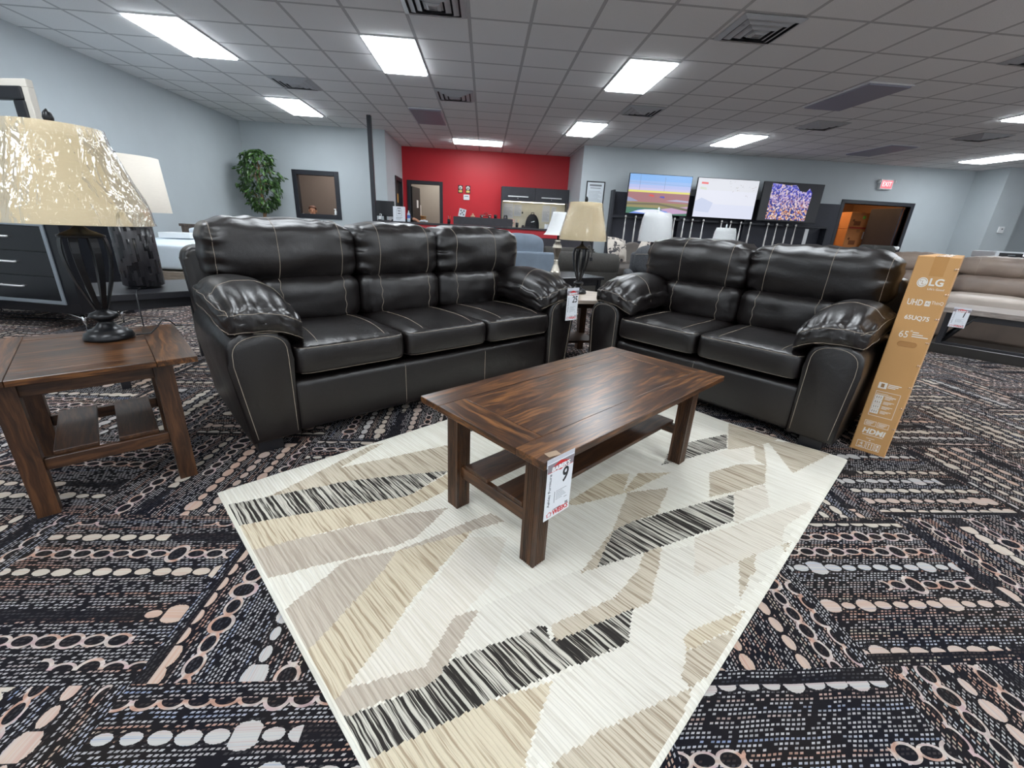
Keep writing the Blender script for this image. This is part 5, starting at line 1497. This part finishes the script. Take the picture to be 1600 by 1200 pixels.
t = thing('tweed_sofa', 'dark tweed sofa with rolled arm turned sideways behind the black lamp', 'sofa', (1.03, 6.05, 0), 0)
mb = MB(); mb.lathe([(.02, 0), (.125, .005), (.15, .03), (.15, .80), (.125, .85), (.02, .855)], 32, T(0, .16, .62) @ RY(90)); mb.box(.02, .84, .05, .27, .06, .6, .02, 2); mb.build('arm', M_TWEED, t)
mb = MB(); mb.lathe([(.02, 0), (.125, .005), (.15, .03), (.15, .80), (.125, .85), (.02, .855)], 32, T(0, 1.76, .62) @ RY(90)); mb.box(.02, .84, 1.65, 1.87, .06, .6, .02, 2); mb.build('arm', M_TWEED, t)
mb = MB(); mb.box(.0, .86, .28, 1.64, .06, .30, .02, 2); mb.build('base', M_TWEED, t)
mb = MB(); mb.box(.78, .88, .28, 1.64, .30, .72, .03, 3, smooth=True); mb.build('back', M_TWEED, t)
for y in (.29, .965): mb = MB(); mb.puff((.33, y + .335, .37), (.34, .332, .075), 7, 10, (0, 0, .2)); mb.build('seat_cushion', M_TWEED, t)
for x in (.06, .8):
    for y in (.1, 1.8): mb = MB(); mb.cyl(x, y, 0, .06, .025); mb.build('foot', M_DARKPLASTIC, t)
def throw_pillow(label, loc, rot, s, m, fur=False):
    mb = MB(); rn = random.Random(2)
    mb.puff((0, 0, 0), (s, s, s * .34), 2.6, 14, (0, 0, .0), lambda p, co: Vector((co.x * (1 + .22 * abs(p.x * p.y) ** 3), co.y * (1 + .22 * abs(p.x * p.y) ** 3), co.z * (1 - .75 * max(abs(p.x), abs(p.y)) ** 6))))
    o = mb.build('throw_pillow', m); o.location = loc; o.rotation_euler = [R(a) for a in rot]
    if fur:
        mb = MB()
        for i in range(140):
            e = rn.choice([0, 1, 2, 3]); q = rn.uniform(-1, 1) * s; a = [(q, s), (q, -s), (s, q), (-s, q)][e]
            mb.tube([(a[0] * .93, a[1] * .93, 0), (a[0] * 1.1 + rn.uniform(-.01, .01), a[1] * 1.1, rn.uniform(-.02, .02))], [.008, .002], 5)
        f = mb.build('fringe', m, o); f['kind'] = 'stuff'
    return tag(o, label, 'pillow', 'throw pillows')
m, tt, b = newmat('floral_pillow')
v = noi(tt, scale=11., detail=2, dist=.8); setc(tt, b, ramp(tt, v, [(.40, srgb(60, 58, 62)), (.46, srgb(190, 180, 170)), (.75, srgb(206, 198, 188))])); b.inputs['Roughness'].default_value = .9
throw_pillow('cream pillow with dark floral print, the larger one leaning at the brown sofa end', (2.17, 7.26, .79), (66, 8, 22), .20, m)
throw_pillow('cream and dark pillow tip standing just right of the floral pillow', (2.60, 7.03, .765), (72, 30, 8), .19, m)
throw_pillow('dark shaggy pillow standing on its corner left of the floral pillow', (1.60, 6.75, .665), (80, 45, 10), .13, M_TWEED, True)
t = thing('charcoal_recliner', 'charcoal suede recliner back between the tweed sofa and the loveseat', 'recliner', (2.08, 6.02, 0), -14)
mb = MB(); mb.puff((.33, .30, .70), (.33, .14, .20), 3.6, 18, (0, .2, .05)); mb.build('back_cushion', M_CHARC, t)
mb = MB(); mb.box(-.04, .70, .36, .50, .06, .80, .05, 3, smooth=True); mb.box(-.04, .70, -.25, .38, .06, .40, .04, 3, smooth=True); mb.build('body', M_CHARC, t)
mb = MB(); mb.puff((.33, .0, .45), (.30, .28, .08), 6, 10, (0, 0, .2)); mb.build('seat_cushion', M_CHARC, t)
for x in (-.12, .66): mb = MB(); mb.box(x, x + .12, -.25, .42, .06, .56, .04, 3, smooth=True); mb.build('arm', M_CHARC, t)
mb = MB(); mb.tube([(.0, .142, .78), (.33, .118, .80), (.66, .142, .78)], .003, 5); mb.tube([(.36, .13, .52), (.34, .11, .70), (.36, .13, .88)], .003, 5); mb.build('seam', M_THREAD, t)
for x in (.0, .64):
    for y in (-.2, .42): mb = MB(); mb.box(x - .025, x + .025, y, y + .05, 0, .06); mb.build('foot', M_DARKPLASTIC, t)
t = thing('camelback_sofa', 'mocha brown sofa with curved crest behind the charcoal recliner', 'sofa', (1.96, 7.6, 0), 0)
out = [(0, .1), (0, .55), (.34, .60), (.38, .70)] + [(.40 + .06 * k, .80 + .11 * math.sin(min(1, k / 3) * PI / 2) - .05 * (math.sin((k - 4) / 6 * PI) if 4 <= k <= 10 else 0)) for k in range(0, 30)] + [(2.18, .70), (2.18, .1)]
mb = MB(); mb.prism(out, .0, .16, Matrix(((1, 0, 0, 0), (0, 0, 1, 0), (0, 1, 0, 0), (0, 0, 0, 1))), .025, True); mb.build('back', M_MOCHA, t)
mb = MB(); mb.box(0, 2.18, -.72, .0, .06, .40, .03, 3, smooth=True); mb.build('base', M_MOCHA, t)
for x in (0, 1.09): mb = MB(); mb.puff((x + .545, -.36, .47), (.54, .33, .08), 7, 10, (0, 0, .2)); mb.build('seat_cushion', M_MOCHA, t)
for x in (.08, 2.10):
    for y in (-.66, .06): mb = MB(); mb.cyl(x, y, 0, .06, .025); mb.build('foot', M_DARKPLASTIC, t)

# ------------------------------------------------------------------ lamps farther back
square_table('black_glass_table', 'glossy black low table under the silver lamp behind the sofas', (.90, 4.72, 0), 28, (.56, .56), .600, mat('gloss_black', srgb(17, 18, 23), .22), .03, .04)
t = thing('silver_lamp', 'brushed silver baluster lamp with white bell shade behind the sofa end', 'lamp', (.765, 4.72, .6005), 0)
mb = MB(); mb.lathe([(.058, 0), (.058, .02), (.050, .03), (.040, .06), (.026, .10), (.022, .135), (.026, .14), (.021, .147), (.024, .18), (.044, .245), (.052, .27), (.042, .30), (.026, .325), (.032, .335), (.030, .345), (.012, .35)], 12, smooth=False); mb.build('base', M_NICKEL, t)
mb = MB(); mb.cyl(0, 0, .345, .43, .010); mb.build('socket', M_BLACKM, t)
mb = MB(); pr = [(.155 - .085 * (k / 12) ** .62, .395 + .225 * k / 12) for k in range(13)]; shell(mb, pr, 8); sh = mb.build('lamp_shade', M_SHADEW, t)
mb = MB(); mb.tube([(0, 0, .42), (.05, 0, .5), (0, 0, .60), (-.05, 0, .5), (0, 0, .42)], .002, 6)
for k in range(3): mb.tube([(0, 0, .60), (.068 * math.cos(2.1 * k), .068 * math.sin(2.1 * k), .612)], .002, 5)
mb.build('harp', M_BLACKM, sh)
def twist_lamp(loc, label, q=1.):
    t = thing('table_lamp', label, 'lamp', loc, 0, 'white shaded twist lamps')
    mb = MB(); mb.lathe([(.07 * q, 0), (.07 * q, .015 * q), (.02 * q, .03 * q)], 24); mb.build('base', M_CHROME, t)
    mb = MB()
    for k in range(9):
        z = (.05 + .042 * k) * q; mb.ball((0, 0, 0), .030 * q, (1.1, .75, .62), 12, T(.006 * math.cos(k * 1.3), .006 * math.sin(k * 1.3), z) @ RZ(k * 40) @ RY(22))
    mb.build('twisted_stem', M_CHROME, t)
    mb = MB(); mb.box(-.03 * q, .03 * q, -.03 * q, .03 * q, .42 * q, .47 * q, .006); mb.cyl(0, 0, .47 * q, .56 * q, .012 * q); mb.build('neck', M_BLACKM, t)
    pr = [(.185 * q, .47 * q), (.180 * q, .58 * q), (.165 * q, .72 * q), (.145 * q, .785 * q)]
    mb = MB(); shell(mb, pr, 48); sh = mb.build('lamp_shade', M_SHADEW, t)
    mb = MB(); wrap_shell(mb, pr, 3 * q, 64, 14, .004); mb.build('plastic_wrap', plastic_wrap(), sh)
    mb = MB(); mb.cyl(0, 0, .55 * q, .785 * q, .005)
    for k in range(3): mb.tube([(0, 0, .775 * q), (.143 * q * math.cos(2.1 * k), .143 * q * math.sin(2.1 * k), .78 * q)], .002, 5)
    mb.build('harp', M_CHROME, sh)
    mb = MB(); mb.lathe([(.006 * q, .78 * q), (.016 * q, .80 * q), (.010 * q, .815 * q), (.0135 * q, .83 * q), (.001, .85 * q)], 8, smooth=False); mb.build('finial', mat('crystal', srgb(232, 238, 242), .08), t)
square_table('lamp_table', 'low dark table under the larger white lamp behind the loveseat', (1.985, 5.18, 0), -50, (.42, .42), .50, M_BLACKW)
twist_lamp((1.975, 5.18, .5005), 'larger white shaded lamp with twisted chrome stem behind the loveseat')
square_table('far_lamp_table', 'dark table under the smaller white lamp, hidden behind the loveseat', (3.53, 6.5, 0), 0, (.45, .45), .50, M_BLACKW)
twist_lamp((3.53, 6.5, .5005), 'smaller white shaded lamp farther behind the loveseat', .88)
# barrel chair behind the right end of the loveseat
t = thing('barrel_chair', 'dark rounded chair back with white band behind the loveseat right end', 'chair', (4.47, 4.83, .012), 20)
mb = MB()
arc = [(R(a)) for a in range(-20, 201, 10)]
vs, fs = [], []
for a in arc:
    for r_, z in ((.24, .25), (.25, .80), (.22, 1.02), (.17, 1.06), (.13, 1.03), (.13, .25)): vs.append((r_ * math.cos(a), r_ * math.sin(a), z))
for i in range(len(arc) - 1):
    for k in range(6): fs.append((i * 6 + k, i * 6 + (k + 1) % 6, (i + 1) * 6 + (k + 1) % 6, (i + 1) * 6 + k))
fs += [tuple(range(6)), tuple((len(arc) - 1) * 6 + k for k in range(6))]
mb._new(vs, fs, None, True); mb.build('shell', mat('dark_olive_fabric', srgb(44, 44, 42), .8), t, 1)
mb = MB(); mb.tube([(.215 * math.cos(R(a)), .215 * math.sin(R(a)), 1.025) for a in range(-18, 60, 6)], .02, 8); mb.build('white_band', M_WHITE, t)
mb = MB(); mb.lathe([(.02, .25), (.22, .25), (.24, .28), (.24, .42), (.2, .45), (.02, .46)], 28); mb.build('seat', mat('dark_olive_fabric', srgb(44, 44, 42), .8), t)
mb = MB(); mb.cyl(0, 0, 0, .25, .05); mb.lathe([(.2, 0), (.2, .02), (.05, .03)], 24); mb.build('swivel_base', M_BLACKM, t)
# ------------------------------------------------------------------ right group: taupe sofa, low table, washer
M_TAUPE = leather_mat('taupe_leather', srgb(112, 98, 90), srgb(140, 124, 112), .5)
M_TAUPE_SHEEN = leather_mat('taupe_sheen_leather', srgb(168, 156, 146), srgb(186, 174, 164), .45)  # paler copy of the taupe, seat sheen painted into the colour
def taupe_sofa():
    L = -51
    t = thing('taupe_sofa', 'taupe leather reclining sofa at the right behind the low table', 'sofa', sd(L, 0, 7.25), L)
    x0, x1 = -1.06, 1.12
    mb = MB(); mb.box(x0 - .18, x1 + .18, .04, .92, .06, .42, .04, 3, smooth=True); mb.build('base', M_TAUPE, t)
    mb = MB(); mb.box(x0 - .12, x1 + .12, .78, .98, .06, .90, .06, 3, smooth=True); mb.build('back_frame', M_TAUPE, t)
    seams = [x0, -.33, .395, x1]
    for i in range(3):
        a, b = seams[i], seams[i + 1]; c, h = (a + b) / 2, (b - a) / 2
        mb = MB(); mb.puff((c, .30, .485), (h, .34, .085), 6, 14, (0, 0, .15)); mb.build('seat_cushion', M_TAUPE_SHEEN, t)
        mb = MB(); mb.puff((c, .70, .66), (h + .004, .13, .125), 3.4, 18, (0, .25, .05), lambda p, co, i=i: co + Vector((0, .012 * nz(p.x * 2 + i, p.z, 3), .008 * nz(p.x * 3, p.z, i)))); mb.build('lower_back_cushion', M_TAUPE, t)
        mb = MB(); mb.puff((c, .73, .875), (h + .004, .15, .125), 3.2, 20, (0, .22, .05), lambda p, co, i=i: co + Vector((0, .016 * nz(p.x * 2 + i, p.z, 5), .010 * nz(p.x * 3, p.z, i) + .005 * math.sin(p.x * 24) * max(0, abs(p.z) - .5)))); bv = mb.bvh(); o = mb.build('head_cushion', M_TAUPE, t)
        st = MB(); stitch(st, bv, [([(c + q * h * .5, 0, .78 + .19 * k / 14) for k in range(15)], (0, 1, 0)) for q in (-1, 1)], .0018); st.build('stitching', M_THREAD, o)
    for x in (x0 - .26, x1):
        mb = MB(); mb.puff((x + .13, .40, .58), (.135, .42, .09), 4, 14, (0, 0, .15)); mb.build('arm_pillow', M_TAUPE_SHEEN, t)
        mb = MB(); mb.box(x + .01, x + .25, .02, .80, .06, .53, .04, 3, smooth=True); mb.build('arm', M_TAUPE, t)
    for x in (x0, x1):
        for y in (.1, .85): mb = MB(); mb.box(x - .03, x + .03, y - .03, y + .03, 0, .06); mb.build('foot', M_DARKPLASTIC, t)
taupe_sofa()
def low_table():
    L = -51
    t = thing('low_coffee_table', 'low coffee table with grey wood top and black crossed frame at right', 'table', sd(L, -.245, 6.44), L)
    w, d, H = 1.25, .62, .485
    mb = MB(); mb.box(0, w, 0, d, H - .055, H, .004, 1); mb.build('tabletop', wood_mat('grey_plank', srgb(110, 102, 98), srgb(138, 128, 122), srgb(160, 150, 142), 'X', .45), t)
    for x in (.03, w - .07):
        for y in (.03, d - .07):
            mb = MB(); mb.box(x, x + .045, y, y + .045, .10, H - .055, .003, 1); mb.build('leg', M_BLACKW, t)
    mb = MB(); mb.box(0, w, 0, d, 0, .10, .004, 1); mb.build('bottom_shelf', mat('dark_shelf', srgb(44, 42, 40), .3, 0, .1), t)
    for y in (.05, d - .05):
        for a, b in (((.07, .11), (.26, H - .06)), ((w - .07, .11), (w - .26, H - .06))):
            mb = MB(); mb.tube([(a[0], y, a[1]), (b[0], y, b[1])], .018, 6); mb.build('cross_brace', M_BLACKM, t)
    for x in (.05, w - .05):
        mb = MB(); mb.tube([(x, .07, .11), (x, d - .07, H - .07)], .016, 6); mb.tube([(x, d - .07, .11), (x, .07, H - .07)], .016, 6); mb.build('cross_brace', M_BLACKM, t)
    mb = MB(); mb.box(.075, w - .075, .035, .06, H - .115, H - .055, .002, 1); mb.build('apron', M_BLACKW, t)
    mb = MB(); mb.box(.075, w - .075, .035, .06, .10, .125, .002, 1); mb.build('shelf_rail', M_BLACKW, t)
low_table()
a51 = R(-51)
e1 = Vector((math.cos(a51), math.sin(a51), 0)); e2 = Vector((-math.sin(a51), math.cos(a51), 0))
price_tag('white price tag reading 1 hanging from the low table at right', frame_m(e1 * -.105 + e2 * 6.434 + Vector((0, 0, .482)), e1, (0, 0, 1)), .125, .19, '1')
def washer():
    t = thing('washing_machine', 'white washing machine with dark control panel beyond the taupe sofa', 'appliance', (10.35, 8.5, 0), -20)
    wm = mat('appliance_white', srgb(226, 230, 234), .25)
    mb = MB(); mb.box(0, 1.4, .0, .70, .03, .94, .012, 3); mb.build('cabinet', wm, t)
    mb = MB(); mb.box(0, 1.4, -.02, .70, .945, 1.075, .02, 3); mb.build('console', wm, t)
    mb = MB(); mb.box(.06, 1.36, -.026, -.018, .957, 1.045, .006, 2); p = mb.build('control_panel', M_DARKPLASTIC, t)
    mb = MB(); mb.lathe([(.045, 0), (.040, .035), (.02, .036)], 24, T(.46, -.026, 1.0) @ RX(90)); mb.build('dial', M_CHROME, p)
    mb = MB(); mb.box(.20, .32, -.029, -.026, .995, 1.015); mb.box(.62, .95, -.029, -.026, .975, 1.03); mb.build('display', M_GREYINK, p)
    mb = MB(); mb.lathe([(.21, 0), (.22, .03), (.17, .04), (.15, .02), (.01, .018)], 36, T(.5, 0, .50) @ RX(90)); mb.build('door', M_DARKPLASTIC, t)
    for x in (.06, 1.34):
        for y in (.08, .62): mb = MB(); mb.cyl(x, y, 0, .03, .025); mb.build('foot', M_DARKPLASTIC, t)
washer()
# ------------------------------------------------------------------ storeroom cartons
CARD2 = mat('storeroom_cardboard', srgb(176, 116, 66), .8, 0, .08, 4.)
def carton(label, x0, x1, y0, y1, z0, z1, red=True):
    t = thing('carton', label, 'box', (x0, y0, z0), 0, 'cartons in the storeroom')
    w, d, h = x1 - x0, y1 - y0, z1 - z0
    mb = MB(); mb.box(0, w, 0, d, 0, h, .006, 1); mb.build('box_body', CARD2, t)
    mb = MB(); mb.box(w * .42, w * .58, -.001, 0, h * .85, h); mb.box(w * .42, w * .58, 0, d, h, h + .001); mb.build('tape', mat('brown_tape', srgb(150, 96, 54), .4), t)
    if red: mb = MB(); mb.box(.03, w - .02, -.002, 0, .02, .06); mb.build('red_stripe', mat('carton_red', srgb(150, 40, 30), .6), t)
    mb = MB(); mb.lathe([(.035, 0), (.035, .002)], 20, T(.12, 0, h * .45 + .03) @ RX(90)); mb.box(.14, .34, -.002, 0, .1, .22); mb.build('print', mat('carton_print', srgb(120, 70, 36), .7), t)
    return t
carton('storeroom carton with a green sticker, top of the taller stack', 10.42, 11.10, 12.55, 13.1, 1.475, 1.93)
mb = MB(); mb.lathe([(.05, 0), (.05, .002)], 16, T(10.83, 12.549, 1.80) @ RX(90)); o = mb.build('green_sticker', mat('sticker_green', srgb(110, 170, 60), .6)); 
o.parent = [x for x in bpy.data.objects if x.name == 'carton'][0]; o.matrix_parent_inverse = o.parent.matrix_basis.inverted()
carton('storeroom carton with a white shipping label, second from the top', 10.42, 11.10, 12.55, 13.1, .95, 1.47, False)
mb = MB(); mb.box(10.92, 11.02, 12.547, 12.549, 1.22, 1.42); o = mb.build('shipping_label', M_PAPER)
o.parent = [x for x in bpy.data.objects if x.name.startswith('carton')][1]; o.matrix_parent_inverse = o.parent.matrix_basis.inverted()
carton('storeroom carton at the bottom of the taller stack', 10.42, 11.10, 12.55, 13.1, .0, .945)
carton('darker storeroom carton on the left stack by the door frame, upper', 9.72, 10.36, 12.9, 13.4, .98, 1.72, False)
carton('storeroom carton under the darker one by the door frame', 9.72, 10.36, 12.9, 13.4, .0, .975)
# ------------------------------------------------------------------ hall beyond the red wall
cabinet('hall_shelf', 'light wooden cabinet in the room beyond the red wall doorway', -2.32, -1.92, 14.5, 15.0, 1.25, mat('blond_wood', srgb(176, 140, 86), .55, 0, .1))
t = thing('hall_appliance', 'white coffee machine on the cabinet beyond the red wall doorway', 'appliance', (-2.17, 14.7, 1.2505))
mb = MB(); mb.box(-.13, .13, -.12, .12, 0, .32, .02, 3); mb.build('housing', M_WHITE, t); mb = MB(); mb.box(-.08, .08, -.125, -.12, .05, .2, .004); mb.build('front_panel', M_DARKPLASTIC, t)
t = thing('wall_speaker', 'small dark wall speaker with hanging wire beyond the red wall doorway', 'speaker', (-1.36, 15.26, 2.0))
mb = MB(); mb.box(-.09, .09, -.08, .04, -.1, .12, .01, 2); mb.build('housing', M_DARKPLASTIC, t); mb = MB(); mb.tube([(.02, .02, -.1), (.10, .03, -.6), (.02, .03, -1.2), (.06, .03, -1.9)], .008, 6); mb.build('wire', M_DARKPLASTIC, t); mb = MB(); mb.box(-.03, .06, -.085, -.08, .03, .1); mb.build('badge', M_WHITE, t)

# ------------------------------------------------------------------ people
SKIN = mat('skin', srgb(206, 148, 118), .55, 0, .06, 30.)
def skin_body(name, nodes, edges, m, parent=None, sub=2, root=0):
    me = bpy.data.meshes.new(name)
    me.from_pydata([n[:3] for n in nodes], edges, [])
    o = bpy.data.objects.new(name, me); COL.objects.link(o)
    md = o.modifiers.new('skin', 'SKIN'); md.use_smooth_shade = True
    sv = me.skin_vertices[0].data
    for i, n in enumerate(nodes):
        sv[i].radius = (n[3], n[4] if len(n) > 4 else n[3]); sv[i].use_root = (i == root)
    o.modifiers.new('sub', 'SUBSURF').render_levels = sub; o.modifiers['sub'].levels = sub
    bpy.context.view_layer.update()
    dg = bpy.context.evaluated_depsgraph_get()
    m2 = bpy.data.meshes.new_from_object(o.evaluated_get(dg)); m2.name = name
    bpy.data.objects.remove(o)
    m2.materials.clear(); m2.materials.append(m)
    o = bpy.data.objects.new(name, m2); COL.objects.link(o)
    for p in m2.polygons: p.use_smooth = True
    if parent: o.parent = parent
    return o
def head_details(t, hz, hair, beard=None):
    """face: eyes, brows, nose, mouth, ears; hair cap. Head centre at (0,0,hz) looking to -y"""
    mb = MB()
    for s in (-1, 1): mb.ball((s * .033, -.083, hz + .005), .012, (1, .6, .8), 10)
    mb.build('eyes', M_DARKPLASTIC, t)
    mb = MB(); mb.puff((0, -.098, hz - .022), (.014, .022, .026), 2.2, 6); 
    for s in (-1, 1): mb.puff((s * .086, .005, hz - .01), (.012, .022, .034), 2.2, 6)
    mb.build('nose_and_ears', SKIN, t)
    mb = MB(); mb.puff((0, -.088, hz - .060), (.026, .010, .008), 2.2, 6); mb.build('mouth', mat('lips', srgb(160, 88, 78), .5), t)
    mb = MB()
    mb.puff((0, .018, hz + .045), (.090, .104, .078), 2.2, 14, (0, 0, 0), lambda p, co: Vector((co.x, co.y + (.035 if p.y < -.2 and p.z < .3 else 0), co.z - .05 * max(0, p.y) * (p.z < 0))))
    mb.build('hair', hair, t)
def seated(name, label, loc, rz, hair, shirt, trousers, arms, lean=0.):
    """seated figure facing -y, seat 0.45 m"""
    t = thing(name, label, 'person', loc, rz)
    H = 1.19
    N = [(0, .05, .52, .15, .12), (0, .06, .70, .14, .105), (0, .05, .90, .155, .11), (0, .05, 1.02, .10, .08), (0, .03, 1.09, .055, .055), (0, .0, 1.145, .066, .072), (0, -.004, 1.20, .078, .09), (0, .004, 1.255, .074, .088), (0, .006, 1.295, .045, .055)]
    E = [(i, i + 1) for i in range(8)]
    def chain(start, pts):
        k = start
        for p in pts: N.append(p); E.append((k, len(N) - 1)); k = len(N) - 1
        return k
    for s in (-1, 1):
        chain(0, [(s * .10, -.02, .50, .085), (s * .13, -.40, .50, .062), (s * .13, -.42, .28, .048), (s * .13, -.40, .09, .036), (s * .14, -.52, .035, .034)])
        A = arms[0 if s < 0 else 1]
        w = chain(3, [(s * .17, .05, 1.0, .06), A[0] + (.046,), A[1] + (.032,), A[2] + (.034, .02)])
        hx = Vector(A[2]); d = (Vector(A[2]) - Vector(A[1])).normalized(); side = Vector((d.y, -d.x, 0)).normalized()
        for q, ln in ((-1.5, .055), (-.5, .072), (.5, .068), (1.5, .052)):
            a = hx + side * .017 * q + d * .035; b = a + d * ln * .55 + Vector((0, 0, -.006)); c = a + d * ln + Vector((0, 0, -.018))
            chain(w, [tuple(a) + (.009,), tuple(b) + (.008,), tuple(c) + (.007,)])
        a = hx + side * .03 * (-s) + d * .005; chain(w, [tuple(a) + (.010,), tuple(a + d * .03 + side * .012 * (-s)) + (.008,)])
    skin_body('body', N, E, SKIN, t)
    # clothing: slightly larger shells
    S = [(0, .05, .52, .165, .135), (0, .06, .70, .155, .12), (0, .05, .90, .172, .125), (0, .05, 1.02, .118, .096), (0, .035, 1.075, .066, .066)]
    SE = [(0, 1), (1, 2), (2, 3), (3, 4)]
    for s in (-1, 1):
        A = arms[0 if s < 0 else 1]; k = 3
        for p in [(s * .17, .05, 1.0, .074), A[0] + (.060,), tuple(Vector(A[0]).lerp(Vector(A[1]), .88)) + (.044,)]: S.append(p); SE.append((k, len(S) - 1)); k = len(S) - 1
    skin_body('shirt', S, SE, shirt, t)
    P = [(0, .05, .52, .16, .13)]; PE = []
    for s in (-1, 1):
        k = 0
        for p in [(s * .10, -.02, .50, .098), (s * .13, -.40, .50, .074), (s * .13, -.42, .28, .060), (s * .13, -.40, .10, .052)]: P.append(p); PE.append((k, len(P) - 1)); k = len(P) - 1
    skin_body('trousers', P, PE, trousers, t)
    for s in (-1, 1): mb = MB(); mb.puff((s * .135, -.47, .04), (.046, .13, .04), 3, 8); mb.build('shoe', M_DARKPLASTIC, t)
    head_details(t, 1.20, hair)
    return t
def stool(label, loc):
    t = thing('stool', label, 'stool', loc)
    mb = MB(); mb.lathe([(.02, .30), (.17, .30), (.18, .32), (.17, .345), (.02, .35)], 28); mb.build('seat', M_DARKPLASTIC, t)
    mb = MB(); mb.cyl(0, 0, .03, .30, .03); mb.build('column', M_CHROME, t); mb = MB(); mb.lathe([(.22, 0), (.22, .02), (.04, .035)], 24); mb.build('base', M_BLACKM, t)
BLK_CLOTH = mat('black_cloth', srgb(20, 20, 25), .85, 0, .2); NAVY = mat('navy_trousers', srgb(34, 38, 52), .85)
seated('person', 'man with short reddish hair sitting in the office behind the inner window', (-4.36, 11.95, .0), 14, mat('auburn_hair', srgb(78, 40, 26), .7, 0, .2, 40.), mat('grey_shirt', srgb(70, 70, 76), .85), NAVY, ([(-.25, -.02, .75), (-.18, -.24, .68), (-.15, -.30, .67)], [(.25, -.02, .75), (.18, -.24, .68), (.15, -.30, .67)]))
stool('dark stool under the man in the office', (-4.36, 12.02, 0))
seated('person', 'person in black sleeves behind the monitor, forearm resting on the counter', (-1.98, 10.83, .03), 0, mat('black_hair', srgb(18, 16, 18), .6), BLK_CLOTH, NAVY, ([(-.26, .0, .78), (-.16, -.12, .62), (-.12, -.16, .60)], [(.26, -.22, 1.08), (.42, -.60, 1.085), (.48, -.68, 1.063)]))
stool('dark stool behind the left end of the service counter', (-1.98, 10.90, 0))
t = thing('spray_bottle', 'white spray bottle on the sill of the inner office window', 'bottle', (-3.54, YB - .012 + .03, 1.1205))
mb = MB(); mb.lathe([(.026, 0), (.028, .01), (.028, .075), (.012, .10), (.011, .115)], 18); mb.build('body', M_WHITE, t); mb = MB(); mb.box(-.035, .012, -.008, .008, .115, .135, .004); mb.cyl(0, 0, .11, .118, .012); mb.build('trigger_head', M_WHITE, t)
t = thing('printer', 'white printer top inside the office at the left of the window', 'printer', (-4.93, 12.05, 0), 0)
mb = MB(); mb.box(-.05, .24, -.15, .25, .82, 1.13, .015, 2); mb.build('housing', M_WHITE, t); mb = MB(); mb.box(-.06, .25, -.16, .26, 0, .815, .006); mb.build('stand', M_CHARCOAL, t); mb = MB(); mb.box(.0, .19, -.155, -.15, .95, 1.0); mb.build('paper_slot', M_DARKPLASTIC, t)
